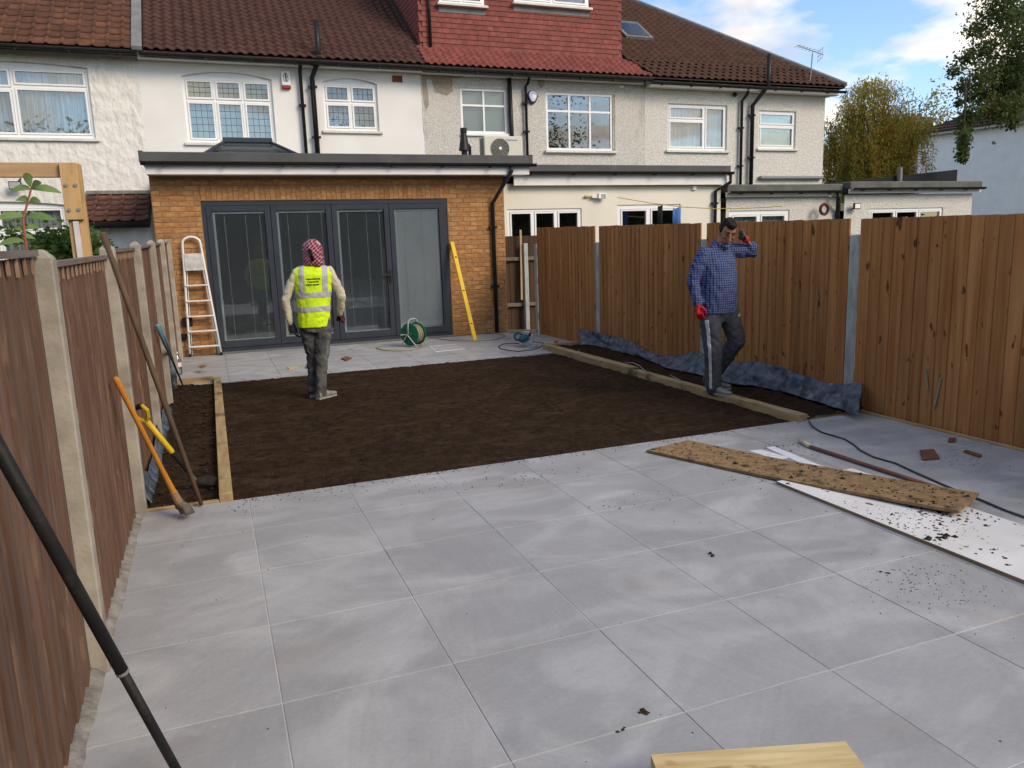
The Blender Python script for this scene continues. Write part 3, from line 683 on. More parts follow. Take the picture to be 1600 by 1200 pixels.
def shield(s, y0, d, cx=6.915, cz=4.735):
    p = [(-.06, .13), (.06, .13), (.115, .06), (.12, 0), (.06, -.125), (.02, -.145), (-.02, -.145), (-.06, -.125), (-.12, 0), (-.115, .06)]
    return MB().prism([(cx+a*s, y0, cz+b*s) for a, b in p], (0, d, 0))
shield(1, HY-.06, .055).build('case', M('navy_plastic', (.02, .025, .10), rough=.3), ab, bevel=.01)
shield(.78, HY-.068, .008, cz=4.75).build('face_plate', M('silver_blue', (.45, .46, .60), (.55, .55, .66), rough=.4, ns=14), ab)
MB().box(6.895, 6.985, HY-.0705, HY-.068, 4.70, 4.775).build('sticker', m_upvc, ab)

# ---- right (end) house with hipped roof ----
h = thing('terraced_house', 'cream pebbledash end house with hipped brown roof and rooflight', 'house', (12.4, 18, 0))
W6 = (10.37, 12.05, 3.66, 4.72); W7 = (12.99, 14.14, 3.73, 4.64)
wall_open(h, 'wall', m_pebble2, X3+.004, X4, 0, 5.2, HY+.002, [(*W6, 0), (*W7, 0)])
MB().box(X4-.1, X4, HY+.006, 25.2, 0, 5.2).build('side_wall', m_pebble2, h)
window(h, *W6, HY-.01, [(.63, [.68, .32]), (.37, [1])], curtain=m_curt, fr=.055)
window(h, *W7, HY-.01, [(1, [.62, .38])], fr=.055, blind=M('green_blind', (.56, .72, .42), (.48, .64, .36), ns=30, st=(1, 1, .1)))
S = 5.4; tipx = X4+.3-S*math.cos(PA)
mb = MB(); a, b = roof_pt(X3+.02, -.05), roof_pt(X4+.3, -.05); c, d = roof_pt(tipx, S), roof_pt(X3+.02, S)
bk = Vector((b.x, 2*c.y-EY, EZ)); bl_ = Vector((a.x, bk.y, EZ))
mb.add([a, b, c, d, bk, bl_], [(0, 1, 2, 3), (1, 4, 2), (4, 5, 3, 2)]); r_ = mb.build('roof', m_under, h)
roof_tiles(r_, lambda s: (X3+.04-min(.34, .45*s), X4+.28-s*math.cos(PA)), .20, .185, 'pan', m_brown2, 5.3)
MB().tube([roof_pt(X4+.3-s*math.cos(PA), s, .05) for s in (0, 1.3, 2.6, 3.9, 5.4)], .075, 7).build('hip_ridge', M('lead_ridge', (.12, .115, .115), (.17, .16, .16), ns=9), r_)
gutter(h, X3-.06, X4+.3, EY-.03, 5.10); MB().box(X3+.02, X4+.26, HY-.20, HY-.02, 5.03, 5.17).build('fascia', m_fasc, h, bevel=.006)
MB().box(X4+.01, X4+.22, HY-.1, 25, 5.04, 5.12).build('soffit', m_fasc, h)
p = py(983, 28, 17.6); s0 = (p.y-EY)/math.cos(PA)
rl = thing('rooflight', 'small tilted glass rooflight set in the hipped brown roof', 'rooflight', roof_pt(10.6, 2.2))
fr_ = [(9.98, 2.02), (10.75, 2.02), (10.75, 3.0), (9.98, 3.0)]
MB().prism([roof_pt(x, s, .05) for x, s in fr_], (0, -.04, .06)).build('frame', MATS['lead_grey'], rl)
MB().prism([roof_pt(x, s, .13) for x, s in ((10.06, 2.1), (10.67, 2.1), (10.67, 2.92), (10.06, 2.92))], (0, -.004, .006)).build('pane', m_pane, rl)
pipe(h, [(12.50, HY-.2, 5.05), (12.50, HY-.14, 4.95), (12.42, HY-.07, 4.82), (12.42, HY-.07, 2.7)], .036, clips=[(12.42, HY-.07, 4.2), (12.42, HY-.07, 3.3)])
pipe(h, [(12.96, HY-.36, 5.86), (12.96, HY-.36, 5.15), (12.72, HY-.09, 4.72), (12.72, HY-.09, 2.7)], .052, 'soil_pipe', clips=[(12.72, HY-.09, 4.5), (12.72, HY-.09, 3.5)])
MB().ell((11.98+.25, HY-.04, 4.97), (.06, .05, .05)).build('security_camera', m_blk, h)
ae = thing('tv_aerial', 'rooftop television aerial on a thin mast above the end house gutter', 'aerial', (14.3, 16.0, 5.1))
m_al = M('aerial_metal', (.30, .30, .31), rough=.4, metal=.8)
MB().tube([(14.28, 15.95, 5.1), (14.33, 15.95, 5.5), (14.36, 15.95, 5.98)], .014, 6).build('mast', m_al, ae)
q = MB(); q.tube([(13.85, 15.9, 6.12), (14.75, 16.0, 5.97)], .009, 5)
for i in range(6): cx = 13.88+i*.11; q.tube([(cx, 15.80, 6.115-i*.018), (cx, 16.05, 6.115-i*.018)], .005, 4)
q.build('boom', m_al, ae)
q = MB()
for z in (5.86, 5.97, 6.08): q.tube([(14.52, 15.78, z), (14.76, 16.2, z)], .006, 4)
for k in (14.52, 14.64, 14.76): q.tube([(k, 15.78+(k-14.52)*1.75, 5.84), (k, 15.78+(k-14.52)*1.75, 6.1)], .006, 4)
q.build('reflector', m_al, ae)
MB().box(X1+.004, X1+.1, HY+.01, HY+.25, 0, 2.75).build('pier', m_smooth, bpy.data.objects['terraced_house.001'])
MB().box(X2-.1, X2-.002, HY+.01, HY+.25, 0, 2.75).build('pier', m_smooth, bpy.data.objects['terraced_house.001'])
# ================= BRICK EXTENSION =================
BYF = 13.2
ex = thing('brick_extension', 'flat-roofed yellow-orange brick rear extension with dark grey bifold doors', 'extension', (2.1, 14.5, 0))
m_brick = M('buff_brick', (.40, .215, .085), (.30, .135, .052), rough=.85, ns=9, nd=5, lo=.38, hi=.6, st=(1, 1, 2.5), bump=.35, bs=50, rnd=.16)
m_mortar = M('mortar', (.27, .17, .085), (.2, .125, .06), rough=.95, ns=14, bump=.4)
core = MB()
DX0, DX1, DZ1 = -.03, 3.965, 2.41
core.box(-.73, DX0-.002, BYF+.006, BYF+.3, -.1, 2.80); core.box(DX1+.002, 5.035, BYF+.006, BYF+.3, -.1, 2.80); core.box(DX0, DX1, BYF+.006, BYF+.3, DZ1+.004, 2.80)
wl_ = core.build('wall', m_mortar, ex)
bm_c = {}; nb = 0
def brick(xc, zc, L_, H_):
    k = (round(L_, 2), round(H_, 2))
    if k not in bm_c:
        me = MB().box(-k[0]/2, k[0]/2, 0, .09, -k[1]/2, k[1]/2).mesh('brick'); bm = bmesh.new(); bm.from_mesh(me)
        bmesh.ops.bevel(bm, geom=[e for e in bm.edges if all(v.co.y < .01 for v in e.verts)], offset=.004, segments=1, affect='EDGES'); bm.to_mesh(me); bm.free(); bm_c[k] = me
    link('brick', bm_c[k], m_brick, wl_, (xc, BYF+random.uniform(-.0015, .0015), zc), (random.uniform(-.004, .004), random.uniform(-.004, .004), 0))
BL, BH = .24, .0805
def course(xa, xb, z, off):
    x = xa - off
    while x < xb-.02:
        a, b = max(x, xa)+.005, min(x+BL, xb)-.005
        if b-a > .03: brick((a+b)/2, z+BH/2, round(b-a, 2), .07)
        x += BL
for r in range(-1, 30):
    z = r*BH
    course(-.73, DX0-.006, z, (r % 2)*BL/2); course(DX1+.006, 5.035, z, (r % 2)*BL/2+.07)
for r in range(30, 35):
    z = r*BH
    if z+BH > 2.80: break
    if r < 33: course(-.73, DX0-.006, z, (r % 2)*BL/2); course(DX1+.006, 5.035, z, (r % 2)*BL/2+.07)
    else: course(-.73, 5.035, z, (r % 2)*BL/2)
x = DX0
while x < DX1-.04:
    brick(x+BH/2, DZ1+.008+.115, .07, .225); x += BH
# roof, fascia, gutter
m_grp = M('grey_roof_trim', (.085, .088, .088), (.065, .066, .066), rough=.5, ns=2.5, bump=.1)
m_soff = M('soffit_board', (.55, .53, .48), (.47, .45, .4), rough=.6, ns=3)
MB().box(-.79, 5.44, 12.93, 16.19, 2.955, 3.03).build('flat_roof', m_grp, ex)
MB().prism([(-.81, 12.84, 2.965), (-.81, 12.84, 3.10), (-.81, 12.89, 3.115), (-.81, 13.02, 3.034), (-.81, 12.929, 2.965)], (6.27, 0, 0)).build('roof_edge_trim', m_grp, ex)
for x in (-.815, 5.40): MB().box(x, x+.065, 12.835, 12.93, 2.955, 3.125).build('edge_corner', m_grp, ex, bevel=.008)
MB().box(-.745, 5.40, 12.86, 12.885, 2.785, 2.952).build('fascia', m_fasc, ex, bevel=.004)
MB().box(-.735, 5.39, 12.887, 13.199, 2.79, 2.803).build('soffit', m_soff, ex)
for x in (.55, 2.1, 3.55, 4.75): MB().tube([(x, 13.03, 2.788), (x, 13.03, 2.783)], .045, 12).build('downlight', m_upvc, ex)
gutter(ex, -.80, 5.50, 12.795, 2.965, brackets=.86)
p0 = py(799, 262, 12.80); p1 = py(769.5, 318, BYF-.05); p2 = py(775, 519, BYF-.05)
pipe(ex, [(p0.x, 12.80, 2.91), (p0.x, 12.80, 2.84), (p1.x, BYF-.045, p1.z), (p1.x, BYF-.045, .02)], .036, clips=[(p1.x, BYF-.045, 1.9), (p1.x, BYF-.045, .85)])
# bifold door
m_anth = M('anthracite_aluminium', (.030, .036, .047), (.036, .042, .053), rough=.4, ns=4)
m_dglass = glass_mat('door_glass', (.84, .87, .88), .055)
m_white = M('white_blind_trim', (.86, .86, .82), rough=.5)
mb = MB(); y0, y1 = BYF+.02, BYF+.11
mb.box(DX0, DX0+.06, y0, y1, .03, DZ1); mb.box(DX1-.06, DX1, y0, y1, .03, DZ1); mb.box(DX0+.06, DX1-.06, y0, y1, DZ1-.07, DZ1); mb.box(DX0+.06, DX1-.06, y0, y1, .03, .085)
dr = mb.build('bifold_door', m_anth, ex)
MB().box(DX0-.01, DX1+.03, BYF-.10, BYF+.10, .0, .028).build('threshold', M('grey_cill', (.12, .125, .13), rough=.5), dr, bevel=.004)
pw = (DX1-DX0-.12)/4
for i in range(4):
    a = DX0+.06+pw*i+.004; b = a+pw-.008; c, d = .09, DZ1-.075; q = MB(); fy0, fy1 = BYF+.005, BYF+.075; s_ = .085
    q.box(a, a+s_, fy0, fy1, c, d); q.box(b-s_, b, fy0, fy1, c, d); q.box(a+s_, b-s_, fy0, fy1, c, c+.11); q.box(a+s_, b-s_, fy0, fy1, d-s_, d)
    q.build('door_leaf', m_anth, dr, bevel=.003)
    ga, gb, gc, gd = a+s_, b-s_, c+.11, d-s_
    MB().box(ga, gb, BYF+.03, BYF+.034, gc, gd).build('pane', m_dglass, dr)
    q = MB(); q.box(ga+.002, ga+.036, BYF+.040, BYF+.052, gc, gd); q.box(ga+.036, gb-.002, BYF+.040, BYF+.052, gd-.035, gd); q.box(ga+.036, gb, BYF+.040, BYF+.050, gc+.0, gc+.018)
    q.build('blind_trim', m_white, dr)
    q = MB()
    for t in (.22, .62, .9): xx = ga+(gb-ga)*t; q.box(xx-.0025, xx+.0025, BYF+.043, BYF+.047, gc+.018, gd-.035)
    q.build('blind_cord', m_white, dr)
    if i == 3:
        q = MB(); z = gc+.03; 
        while z < gd-.05:
            q.quad((ga+.036, BYF+.050, z), (gb-.004, BYF+.050, z), (gb-.004, BYF+.058, z+.0148), (ga+.036, BYF+.058, z+.0148)); z += .0152
        q.build('blind_slats', M('grey_slats', (.84, .84, .83), (.78, .78, .77), rough=.5, ns=2), dr)
    if i < 3:  # open slats, tilt increased to stand in for the pale reflected veil
        q = MB(); z = gc+.03
        while z < gd-.05:
            q.quad((ga+.036, BYF+.046, z+.0092), (gb-.004, BYF+.046, z+.0092), (gb-.004, BYF+.058, z), (ga+.036, BYF+.058, z)); z += .0152
        q.build('blind_slats', M('grey_slats', (.84, .84, .83), (.78, .78, .77), rough=.5, ns=2), dr)
    if i == 2:
        hd = MB().box(b-.062, b-.026, fy0-.012, fy0, 1.0, 1.22); hd.tube([(b-.044, fy0-.01, 1.14), (b-.044, fy0-.05, 1.14), (b-.17, fy0-.05, 1.14)], .011, 8); hd.build('handle', m_blk, dr)
# the room behind the doors
rm = MB(); a, b, c, d, e, f_ = -.7, 5.0, BYF+.31, 17.8, .03, 2.6
rm.quad((a, d, e), (b, d, e), (b, d, f_), (a, d, f_)); rm.quad((a, c, e), (a, d, e), (a, d, f_), (a, c, f_)); rm.quad((b, c, e), (b, c, f_), (b, d, f_), (b, d, e)); rm.quad((a, c, f_), (b, c, f_), (b, d, f_), (a, d, f_))
rm.build('room_shell', M('room_plaster', (.75, .75, .74), (.70, .70, .69), rough=.9, ns=2), ex)
MB().box(a, b, BYF+.12, d, -.05, .028).build('room_floor', M('room_floor', (.5, .5, .5), (.42, .42, .42), rough=.5, ns=2), ex)
cu = thing('kitchen_unit', 'pale grey kitchen unit standing in the room behind the glass doors', 'cabinet', (2.8, 15.1, .03))
MB().box(2.15, 3.35, 14.75, 15.4, .03, .98).build('carcass', M('cabinet_grey', (.8, .8, .8), rough=.5), cu, bevel=.005)
MB().box(2.10, 3.40, 14.70, 15.45, .985, 1.02).build('worktop', M('worktop', (.65, .65, .64), rough=.4), cu, bevel=.005)
for x in (2.16, 2.56, 2.96): MB().box(x, x+.385, 14.73, 14.748, .12, .96).build('drawer_front', MATS['cabinet_grey'], cu)
cb_ = thing('cardboard_box', 'brown cardboard box on the floor behind the glass doors', 'box', (1.1, 14.2, .03))
MB().box(.85, 1.3, 14.0, 14.3, .03, .33).build('carton', M('cardboard', (.32, .20, .11), (.26, .16, .09), ns=4), cb_, bevel=.004)
MB().box(.85, 1.3, 14.13, 14.17, .331, .333).build('packing_tape', M('packing_tape', (.45, .36, .22), rough=.3), cb_)
tag(MB().rings([(.45, 13.7, .03, .14, .14), (.45, 13.7, .05, .16, .16), (.45, 13.7, .3, .19, .19), (.45, 13.7, .32, .2, .2)], 18).build('bucket', M('green_bucket', (.02, .16, .08), rough=.4), smooth=False), 'green plastic bucket standing just inside the glass doors', 'bucket')
# wall fittings by the ladder
for nm, u, v, r, lb in (('wall_socket', 293, 503, .075, 'round black outdoor vent cowl on the brick pier behind the stepladder'), ('wall_socket', 287, 526, .05, 'small black cable box low on the brick pier by the fence')):
    p = py(u, v, BYF-.03); t_ = thing(nm, lb, 'fitting', p)
    MB().box(p.x-r, p.x+r, BYF-.07, BYF, p.z-r, p.z+r).build('case', m_blk, t_, bevel=.015)
    MB().box(p.x-r*.6, p.x+r*.6, BYF-.085, BYF-.07, p.z-r*.6, p.z+r*.6).build('cover', m_blk, t_, bevel=.01)
    if r < .06: MB().tube([(p.x+.03, BYF-.03, p.z-.04), (p.x+.09, BYF-.03, p.z-.1), (p.x+.13, BYF-.03, p.z-.16)], .007, 5).build('cable', m_blk, t_)
# roof lantern
rl = thing('roof_lantern', 'glazed roof lantern with dark grey ridge on the extension flat roof', 'rooflight', (.85, 14.6, 3.03))
za, zb_ = 3.06, 3.50; lx0, lx1, ly0, ly1 = -.05, 1.75, 13.7, 15.5; rx0, rx1, ry = .46, 1.20, 14.6
MB().box(lx0-.05, lx1+.05, ly0-.05, ly1+.05, 3.031, 3.09).build('kerb', m_anth, rl)
A_, B_, C_, D_, E_, F_ = (lx0, ly0, 3.1), (lx1, ly0, 3.1), (lx1, ly1, 3.1), (lx0, ly1, 3.1), (rx0, ry, zb_), (rx1, ry, zb_)
m_lant = glass_mat('lantern_glass', (.6, .72, .85), .55)
for fc in ((A_, B_, F_, E_), (C_, D_, E_, F_), (D_, A_, E_), (B_, C_, F_)):
    q = MB(); q.add(fc, [tuple(range(len(fc)))]); q.build('pane', m_lant, rl)
q = MB()
for a, b in ((A_, E_), (B_, F_), (C_, F_), (D_, E_)): MB().bar(a, b, .05, .04).build('rafter', m_anth, rl)
MB().box(rx0-.04, rx1+.04, ry-.07, ry+.07, zb_-.02, zb_+.06).build('ridge', m_anth, rl, bevel=.01)
# AC unit
ac = thing('air_conditioner', 'cream outdoor air conditioning unit with round fan on the flat roof', 'air conditioner', (5.1, 13.7, 3.03))
p = py(756, 211, 13.45); q_ = py(822, 242, 13.45); ax0, ax1, az0, az1 = p.x, q_.x-.06, 3.075, p.z-.01
m_cream = M('cream_metal', (.60, .58, .48), (.55, .53, .44), rough=.45, ns=3)
MB().box(ax0, ax1, 13.45, 13.72, az0, az1).build('case', m_cream, ac, bevel=.012)
for x in (ax0+.08, ax1-.14): MB().box(x, x+.06, 13.42, 13.75, 3.031, 3.074).build('foot', m_blk, ac)
fx, fz, fr = ax0+(ax1-ax0)*.40, (az0+az1)/2+.0, (az1-az0)*.40
fd = MB().tube([(fx, 13.447, fz), (fx, 13.443, fz)], fr, 28).build('fan_opening', M('fan_shadow', (.10, .095, .085), rough=.8), ac)
q = MB()
for k in range(1, 9):
    rr = fr*k/8; q.tube([(fx+rr*math.cos(t*math.pi/12), 13.437, fz+rr*math.sin(t*math.pi/12)) for t in range(25)], .0028, 4, cap=False)
for k in range(12): t = k*math.pi/6; q.tube([(fx, 13.434, fz), (fx+fr*math.cos(t), 13.434, fz+fr*math.sin(t))], .0028, 4)
q.build('fan_grille', M('grille_grey', (.34, .33, .28), rough=.5), fd)
MB().ell((fx, 13.43, fz), (.03, .012, .03)).build('fan_hub', m_upvc, fd)
q = MB()
for k in range(14): q.box(ax0-.006, ax0-.0005, 13.48, 13.66, az0+.03+k*(az1-az0-.06)/14, az0+.045+k*(az1-az0-.06)/14)
q.build('coil_fins', m_blk, ac)
tx = bpy.data.curves.new('logo', 'FONT'); tx.body = 'Panasonic'; tx.size = .07; tx.extrude = .0008
to = bpy.data.objects.new('tmp', tx); col.objects.link(to); me = bpy.data.meshes.new_from_object(to.evaluated_get(bpy.context.evaluated_depsgraph_get())); bpy.data.objects.remove(to)
lg = link('lettering', me, M('navy_print', (.03, .04, .22), rough=.5), ac, (ax1-.02-.30, 13.4488, az1-.085), (math.pi/2, 0, 0)); lg.scale = (.8, .8, 1)
fl = thing('boiler_flue', 'black conical boiler flue terminal beside a short bent pipe on the flat roof', 'flue', (4.5, 13.6, 3.03))
p = py(724, 200, 13.6)
MB().rings([(p.x, 13.6, 3.03, .055, .055), (p.x, 13.6, 3.27, .055, .055)], 14).build('pipe', m_blk, fl, smooth=False)
MB().rings([(p.x, 13.6, 3.272, .10, .10), (p.x, 13.6, p.z-.09, .05, .05)], 14).build('cone', m_blk, fl)
MB().rings([(p.x, 13.6, p.z-.088, .06, .06), (p.x, 13.6, p.z, .06, .06)], 14).build('cap', m_blk, fl, bevel=.005)
MB().tube([(p.x+.11, 13.62, 3.03), (p.x+.11, 13.62, 3.34), (p.x+.10, 13.64, 3.37), (p.x+.04, 13.7, 3.37)], .03, 8).build('bent_pipe', m_blk, fl)

# ================= NEIGHBOUR EXTENSIONS =================
m_cream2 = M('cream_smooth_render', (.72, .685, .58), (.68, .64, .54), rough=.88, ns=1.8, bump=.1)
m_grn = M('weathered_felt', (.13, .13, .115), (.09, .09, .08), rough=.8, ns=4, c3=(.12, .13, .05), s3=5, lo3=.66, hi3=.8)
e2 = thing('rendered_extension', 'cream rendered flat-roof extension with white windows between brick and pebbledash', 'extension', (7.9, 15, 0))
NY = 14.0
wall_open(e2, 'wall', m_cream2, 5.10, 10.28, 0, 2.72, NY, [(5.40, 6.98, 1.2, 2.25, 0), (7.78, 9.28, .1, 2.30, 0)])
window(e2, 5.40, 6.98, 1.2, 2.25, NY-.03, [(1, [1])]*3, sill=False, sash=True, fr=.05, deep=1.2)
window(e2, 7.78, 9.28, .1, 2.30, NY-.03, [(1, [1])]*2, sill=False, sash=True, fr=.085, deep=1.2, name='french_door')
MB().box(10.18, 10.279, NY+.004, 16.19, 0, 2.72).build('side_wall', m_cream2, e2)
MB().box(5.50, 10.32, NY-.14, NY-.12, 2.68, 2.90).build('fascia', m_fasc, e2); MB().box(5.5, 10.32, NY-.118, NY-.002, 2.69, 2.70).build('soffit', m_soff, e2)
MB().box(5.50, 10.36, NY-.15, 16.19, 2.905, 3.0).build('flat_roof', m_grp, e2); MB().box(5.50, 10.40, NY-.17, NY-.152, 2.91, 3.06).build('roof_edge_trim', m_grp, e2)
gutter(e2, 5.52, 10.42, NY-.23, 2.93, brackets=.9)
pipe(e2, [(10.36, NY-.22, 2.9), (10.36, NY-.22, 2.72), (10.10, NY-.06, 2.55), (10.10, NY-.06, .1)], .036, clips=[(10.1, NY-.06, 2.3)])
fl = thing('flood_light', 'white floodlight over the clothes line on the cream rendered extension', 'lamp', (7.35, NY-.1, 2.42))
MB().box(7.30, 7.48, NY-.12, NY-.06, 2.42, 2.53).build('lamp_body', m_upvc, fl, bevel=.01); MB().box(7.36, 7.46, NY-.124, NY-.121, 2.44, 2.51).build('lens', MATS['lamp_lens'], fl); MB().box(7.18, 7.30, NY-.08, NY-.02, 2.44, 2.49).build('bracket', m_upvc, fl)
MB().tube([(7.14, NY-.03, 2.47), (7.04, NY-.04, 2.47)], .025, 8).build('sensor', M('amber_plastic', (.5, .35, .1), rough=.4), fl)
MB().box(9.55, 9.64, NY-.05, NY, 2.58, 2.67).build('vent_cover', m_upvc, e2, bevel=.006)
q = MB().tube([(7.5+t*.5, 13.5-t*.35, 2.42-.12*math.sin(t/5*math.pi)-t*.06) for t in range(6)], .008, 5)
tag(q.build('clothes_line', M('yellow_cord', (.5, .4, .1), rough=.7), loc=(7.5, 13.5, 2.4)), 'thin yellow clothes line strung out from the cream extension', 'clothes line')
def cloth(x, y, z, w_, h_, colr, lab):
    q = MB(); n = 8
    for i in range(n+1):
        t = i/n
        for k in range(3): q.v.append((x+w_*t, y-.25*w_*t+.025*math.sin(t*7+k), z-h_*k/2-.02*math.sin(t*5)))
    q.f = [(i*3+k, i*3+3+k, i*3+4+k, i*3+1+k) for i in range(n) for k in range(2)]
    me = q.mesh('c', True); c = [0, 0, 0]
    o = link('hung_cloth', evalmesh(me, [('SOLIDIFY', dict(thickness=.006))], 'hung_cloth'), M(lab[:12], colr, tuple(v*.8 for v in colr), rough=.9, ns=8)); tag(o, lab, 'laundry')
cloth(8.48, 13.05, 2.19, .16, .42, (.08, .18, .45), 'blue cloth pegged on the yellow clothes line')
cloth(8.20, 13.15, 2.24, .10, .40, (.02, .02, .022), 'black cloth pegged on the yellow clothes line')
e3 = thing('rendered_extension', 'low pebbledash extension with mossy felt roof edge in front of the end house', 'extension', (14, 15, 0))
wall_open(e3, 'wall', m_pebble2, 10.42, 13.52, 0, 2.42, 14.0, [(10.50, 12.12, .1, 2.14, 0)])
wall_open(e3, 'wall', m_pebble2, 13.53, 17.55, 0, 2.44, 13.85, [(14.3, 16.6, 1.1, 2.12, 0)])
window(e3, 10.50, 12.12, .1, 2.14, 13.97, [(1, [1])]*2, sill=False, fr=.09, name='french_door', curtain=m_curt)
window(e3, 14.3, 16.6, 1.1, 2.12, 13.82, [(1, [1])]*3, sill=False, fr=.055, blind=M('green_blind', (.42, .56, .30)))
MB().box(17.45, 17.549, 13.854, 18, 0, 2.44).build('side_wall', m_pebble2, e3)
for a, b, yy, z in ((10.34, 13.50, 13.9, 2.42), (13.52, 17.66, 13.72, 2.46)):
    MB().box(a, b, yy, yy+.02, z, z+.10).build('fascia', m_fasc, e3); MB().box(a, b, yy-.04, 16.15, z+.105, z+.26).build('flat_roof', m_grn, e3, bevel=.02)
    gutter(e3, a, b, yy-.10, z+.115, brackets=.8)
pipe(e3, [(13.3, 13.80, 2.48), (13.3, 13.80, 2.36), (13.42, 13.93, 2.1), (13.42, 13.93, .1)], .045)
MB().prism([(13.4, 16.3, 2.70), (18.4, 15.0, 2.70), (18.4, 15.0, 3.12), (13.4, 16.3, 2.74)], (.1, .5, 0)).build('side_parapet', M('dark_slate_cladding', (.008, .009, .011), (.006, .007, .009), rough=.6, ns=3), e3)
MB().box(16.75, 16.85, 15.3, 15.42, 2.72, 3.2).build('vent_pipe', MATS['lead_grey'], e3, bevel=.02)
MB().box(13.0, 15.0, HY-.12, HY-.004, 2.98, 3.06).build('awning_box', M('grey_plastic', (.22, .22, .225), rough=.5), e3, bevel=.02)
wr = thing('door_wreath', 'dark red and brown round wreath hung on the low pebbledash extension', 'wreath', (13.75, 13.8, 2.0))
pw_ = py(1288, 327, 13.80)
MB().tube([(pw_.x+.11*math.cos(k*math.pi/8), 13.80, pw_.z+.11*math.sin(k*math.pi/8)) for k in range(17)], .035, 7, cap=False).build('ring', M('wreath_twigs', (.06, .025, .02), (.12, .04, .03), ns=30, bump=.8), wr)
MB().ell((pw_.x+.03, 13.77, pw_.z+.1), (.04, .03, .03)).build('bow', M('red_ribbon', (.3, .02, .03), rough=.5), wr)
fl = thing('flood_light', 'small black framed floodlight on the pebbledash extension wall', 'lamp', (13.9, 13.75, 2.2))
pw_ = py(1339, 322, 13.72); MB().box(pw_.x-.10, pw_.x+.10, 13.70, 13.74, pw_.z-.07, pw_.z+.07).build('lamp_body', m_blk, fl, bevel=.008); MB().box(pw_.x-.075, pw_.x+.075, 13.694, 13.70, pw_.z-.05, pw_.z+.05).build('lens', m_upvc, fl); MB().bar((pw_.x, 13.74, pw_.z), (pw_.x-.05, 13.85, pw_.z-.08), .02, .02).build('bracket', m_blk, fl)

# ================= FAR HOUSE ON THE RIGHT, CHIMNEY, TRELLIS =================
fh = thing('detached_house', 'white painted brick house with dark hipped tile roof behind the close-board fence', 'house', (24, 20, 0))
m_wb = M('white_painted_brick', (.90, .90, .90), (.84, .84, .84), rough=.85, ns=3, bump=.9, bs=5, bst=(2, 2, 9))
c0 = py(1436, 212, 26.0); zt = c0.z
dirn = Vector((.22, -1, 0)).normalized(); e_ = c0 + dirn*15; nrm = Vector((1, .22, 0)).normalized()
def onp(p, off, z): q = p+nrm*off; return (q.x, q.y, z)
MB().add([onp(c0, 0, 0), onp(e_, 0, 0), onp(e_, 8, 0), onp(c0, 8, 0), onp(c0, 0, zt), onp(e_, 0, zt), onp(e_, 8, zt), onp(c0, 8, zt)], [(0, 1, 5, 4), (1, 2, 6, 5), (2, 3, 7, 6), (3, 0, 4, 7)]).build('wall', m_wb, fh)
c1 = c0-dirn*.35; e1 = e_+dirn*.35; rz = zt+1.9
rf = MB().add([onp(c1, -.35, zt+.02), onp(e1, -.35, zt+.02), onp(e1, 8.3, zt+.02), onp(c1, 8.3, zt+.02), onp(c1+dirn*4, 4, rz), onp(e1-dirn*4, 4, rz)], [(0, 1, 5, 4), (1, 2, 5), (2, 3, 4, 5), (3, 0, 4), (3, 2, 1, 0)]).build('roof', M('dark_brown_tiles', (.075, .045, .04), (.05, .03, .027), rough=.8, ns=6), fh)
q = MB(); a_ = Vector(onp(c1, -.35, zt+.05)); b_ = Vector(onp(e1, -.35, zt+.05)); tp = Vector(onp(c1+dirn*4, 4, rz+.03)); tq = Vector(onp(e1-dirn*4, 4, rz+.03))
for k in range(1, 12):
    t = k/12; q.bar(a_.lerp(tp, t), b_.lerp(tq, t), .05, .035)
q.build('tile_courses', MATS['dark_brown_tiles'], rf)
q = MB(); q.bar(onp(c1, -.33, zt-.03), onp(e1, -.33, zt-.03), .03, .12); q.build('fascia', m_fasc, fh); q = MB(); q.bar(onp(c1, -.40, zt+.03), onp(e1, -.40, zt+.03), .1, .07); q.build('gutter', m_blk, fh)
pv = py(1552, 223, 20.0); q = MB().tube([pv, pv+Vector((.1, 0, 0))], .06, 8); q.build('vent', MATS['lead_grey'], fh)
ch = thing('chimney_stack', 'weathered brick chimney stack with aerials beyond the willow tree', 'chimney', (30, 42, 0))
p = py(1440, 195, 42.0); m_cb = M('chimney_brick', (.30, .14, .07), (.16, .09, .06), rough=.9, ns=6, bump=.6, bs=12)
MB().box(p.x-.9, p.x+.9, 42, 43.5, 0, p.z+.1).build('stack', m_cb, ch); MB().box(p.x-1.05, p.x+1.0, 41.9, 43.6, p.z+.105, p.z+.55).build('crown', M('chimney_brick_dark', (.13, .08, .055), (.09, .06, .05), ns=5), ch)
for i in range(3): MB().rings([(p.x-.6+i*.55, 42.7, p.z+.55, .2, .2), (p.x-.6+i*.55, 42.7, p.z+.9, .16, .16)], 10).build('chimney_pot', m_cb, ch)
for (u, v, lab) in ((1420, 160, 'distant thin aerial left of the brick chimney stack'), (1459, 166, 'distant thin aerial right of the brick chimney stack')):
    p = py(u, v, 42.4); t_ = thing('tv_aerial', lab, 'aerial', (p.x, 42.4, 0))
    MB().tube([(p.x, 42.4, 0), (p.x, 42.4, p.z)], .035, 6).build('mast', m_al, t_)
    q = MB().tube([(p.x-.5, 42.4, p.z-.1), (p.x+.5, 42.4, p.z+.15)], .03, 5)
    for i in range(5): q.tube([(p.x-.4+i*.2, 42.1, p.z-.05+i*.05), (p.x-.4+i*.2, 42.7, p.z-.05+i*.05)], .02, 4)
    q.build('boom', m_al, t_)
tr = thing('garden_trellis', 'white lattice trellis fence behind the willow tree', 'trellis', (20, 27, 0))
a_ = py(1280, 268, 27.0); b_ = py(1440, 268, 27.0); m_tw = M('trellis_white', (.6, .6, .58), rough=.7)
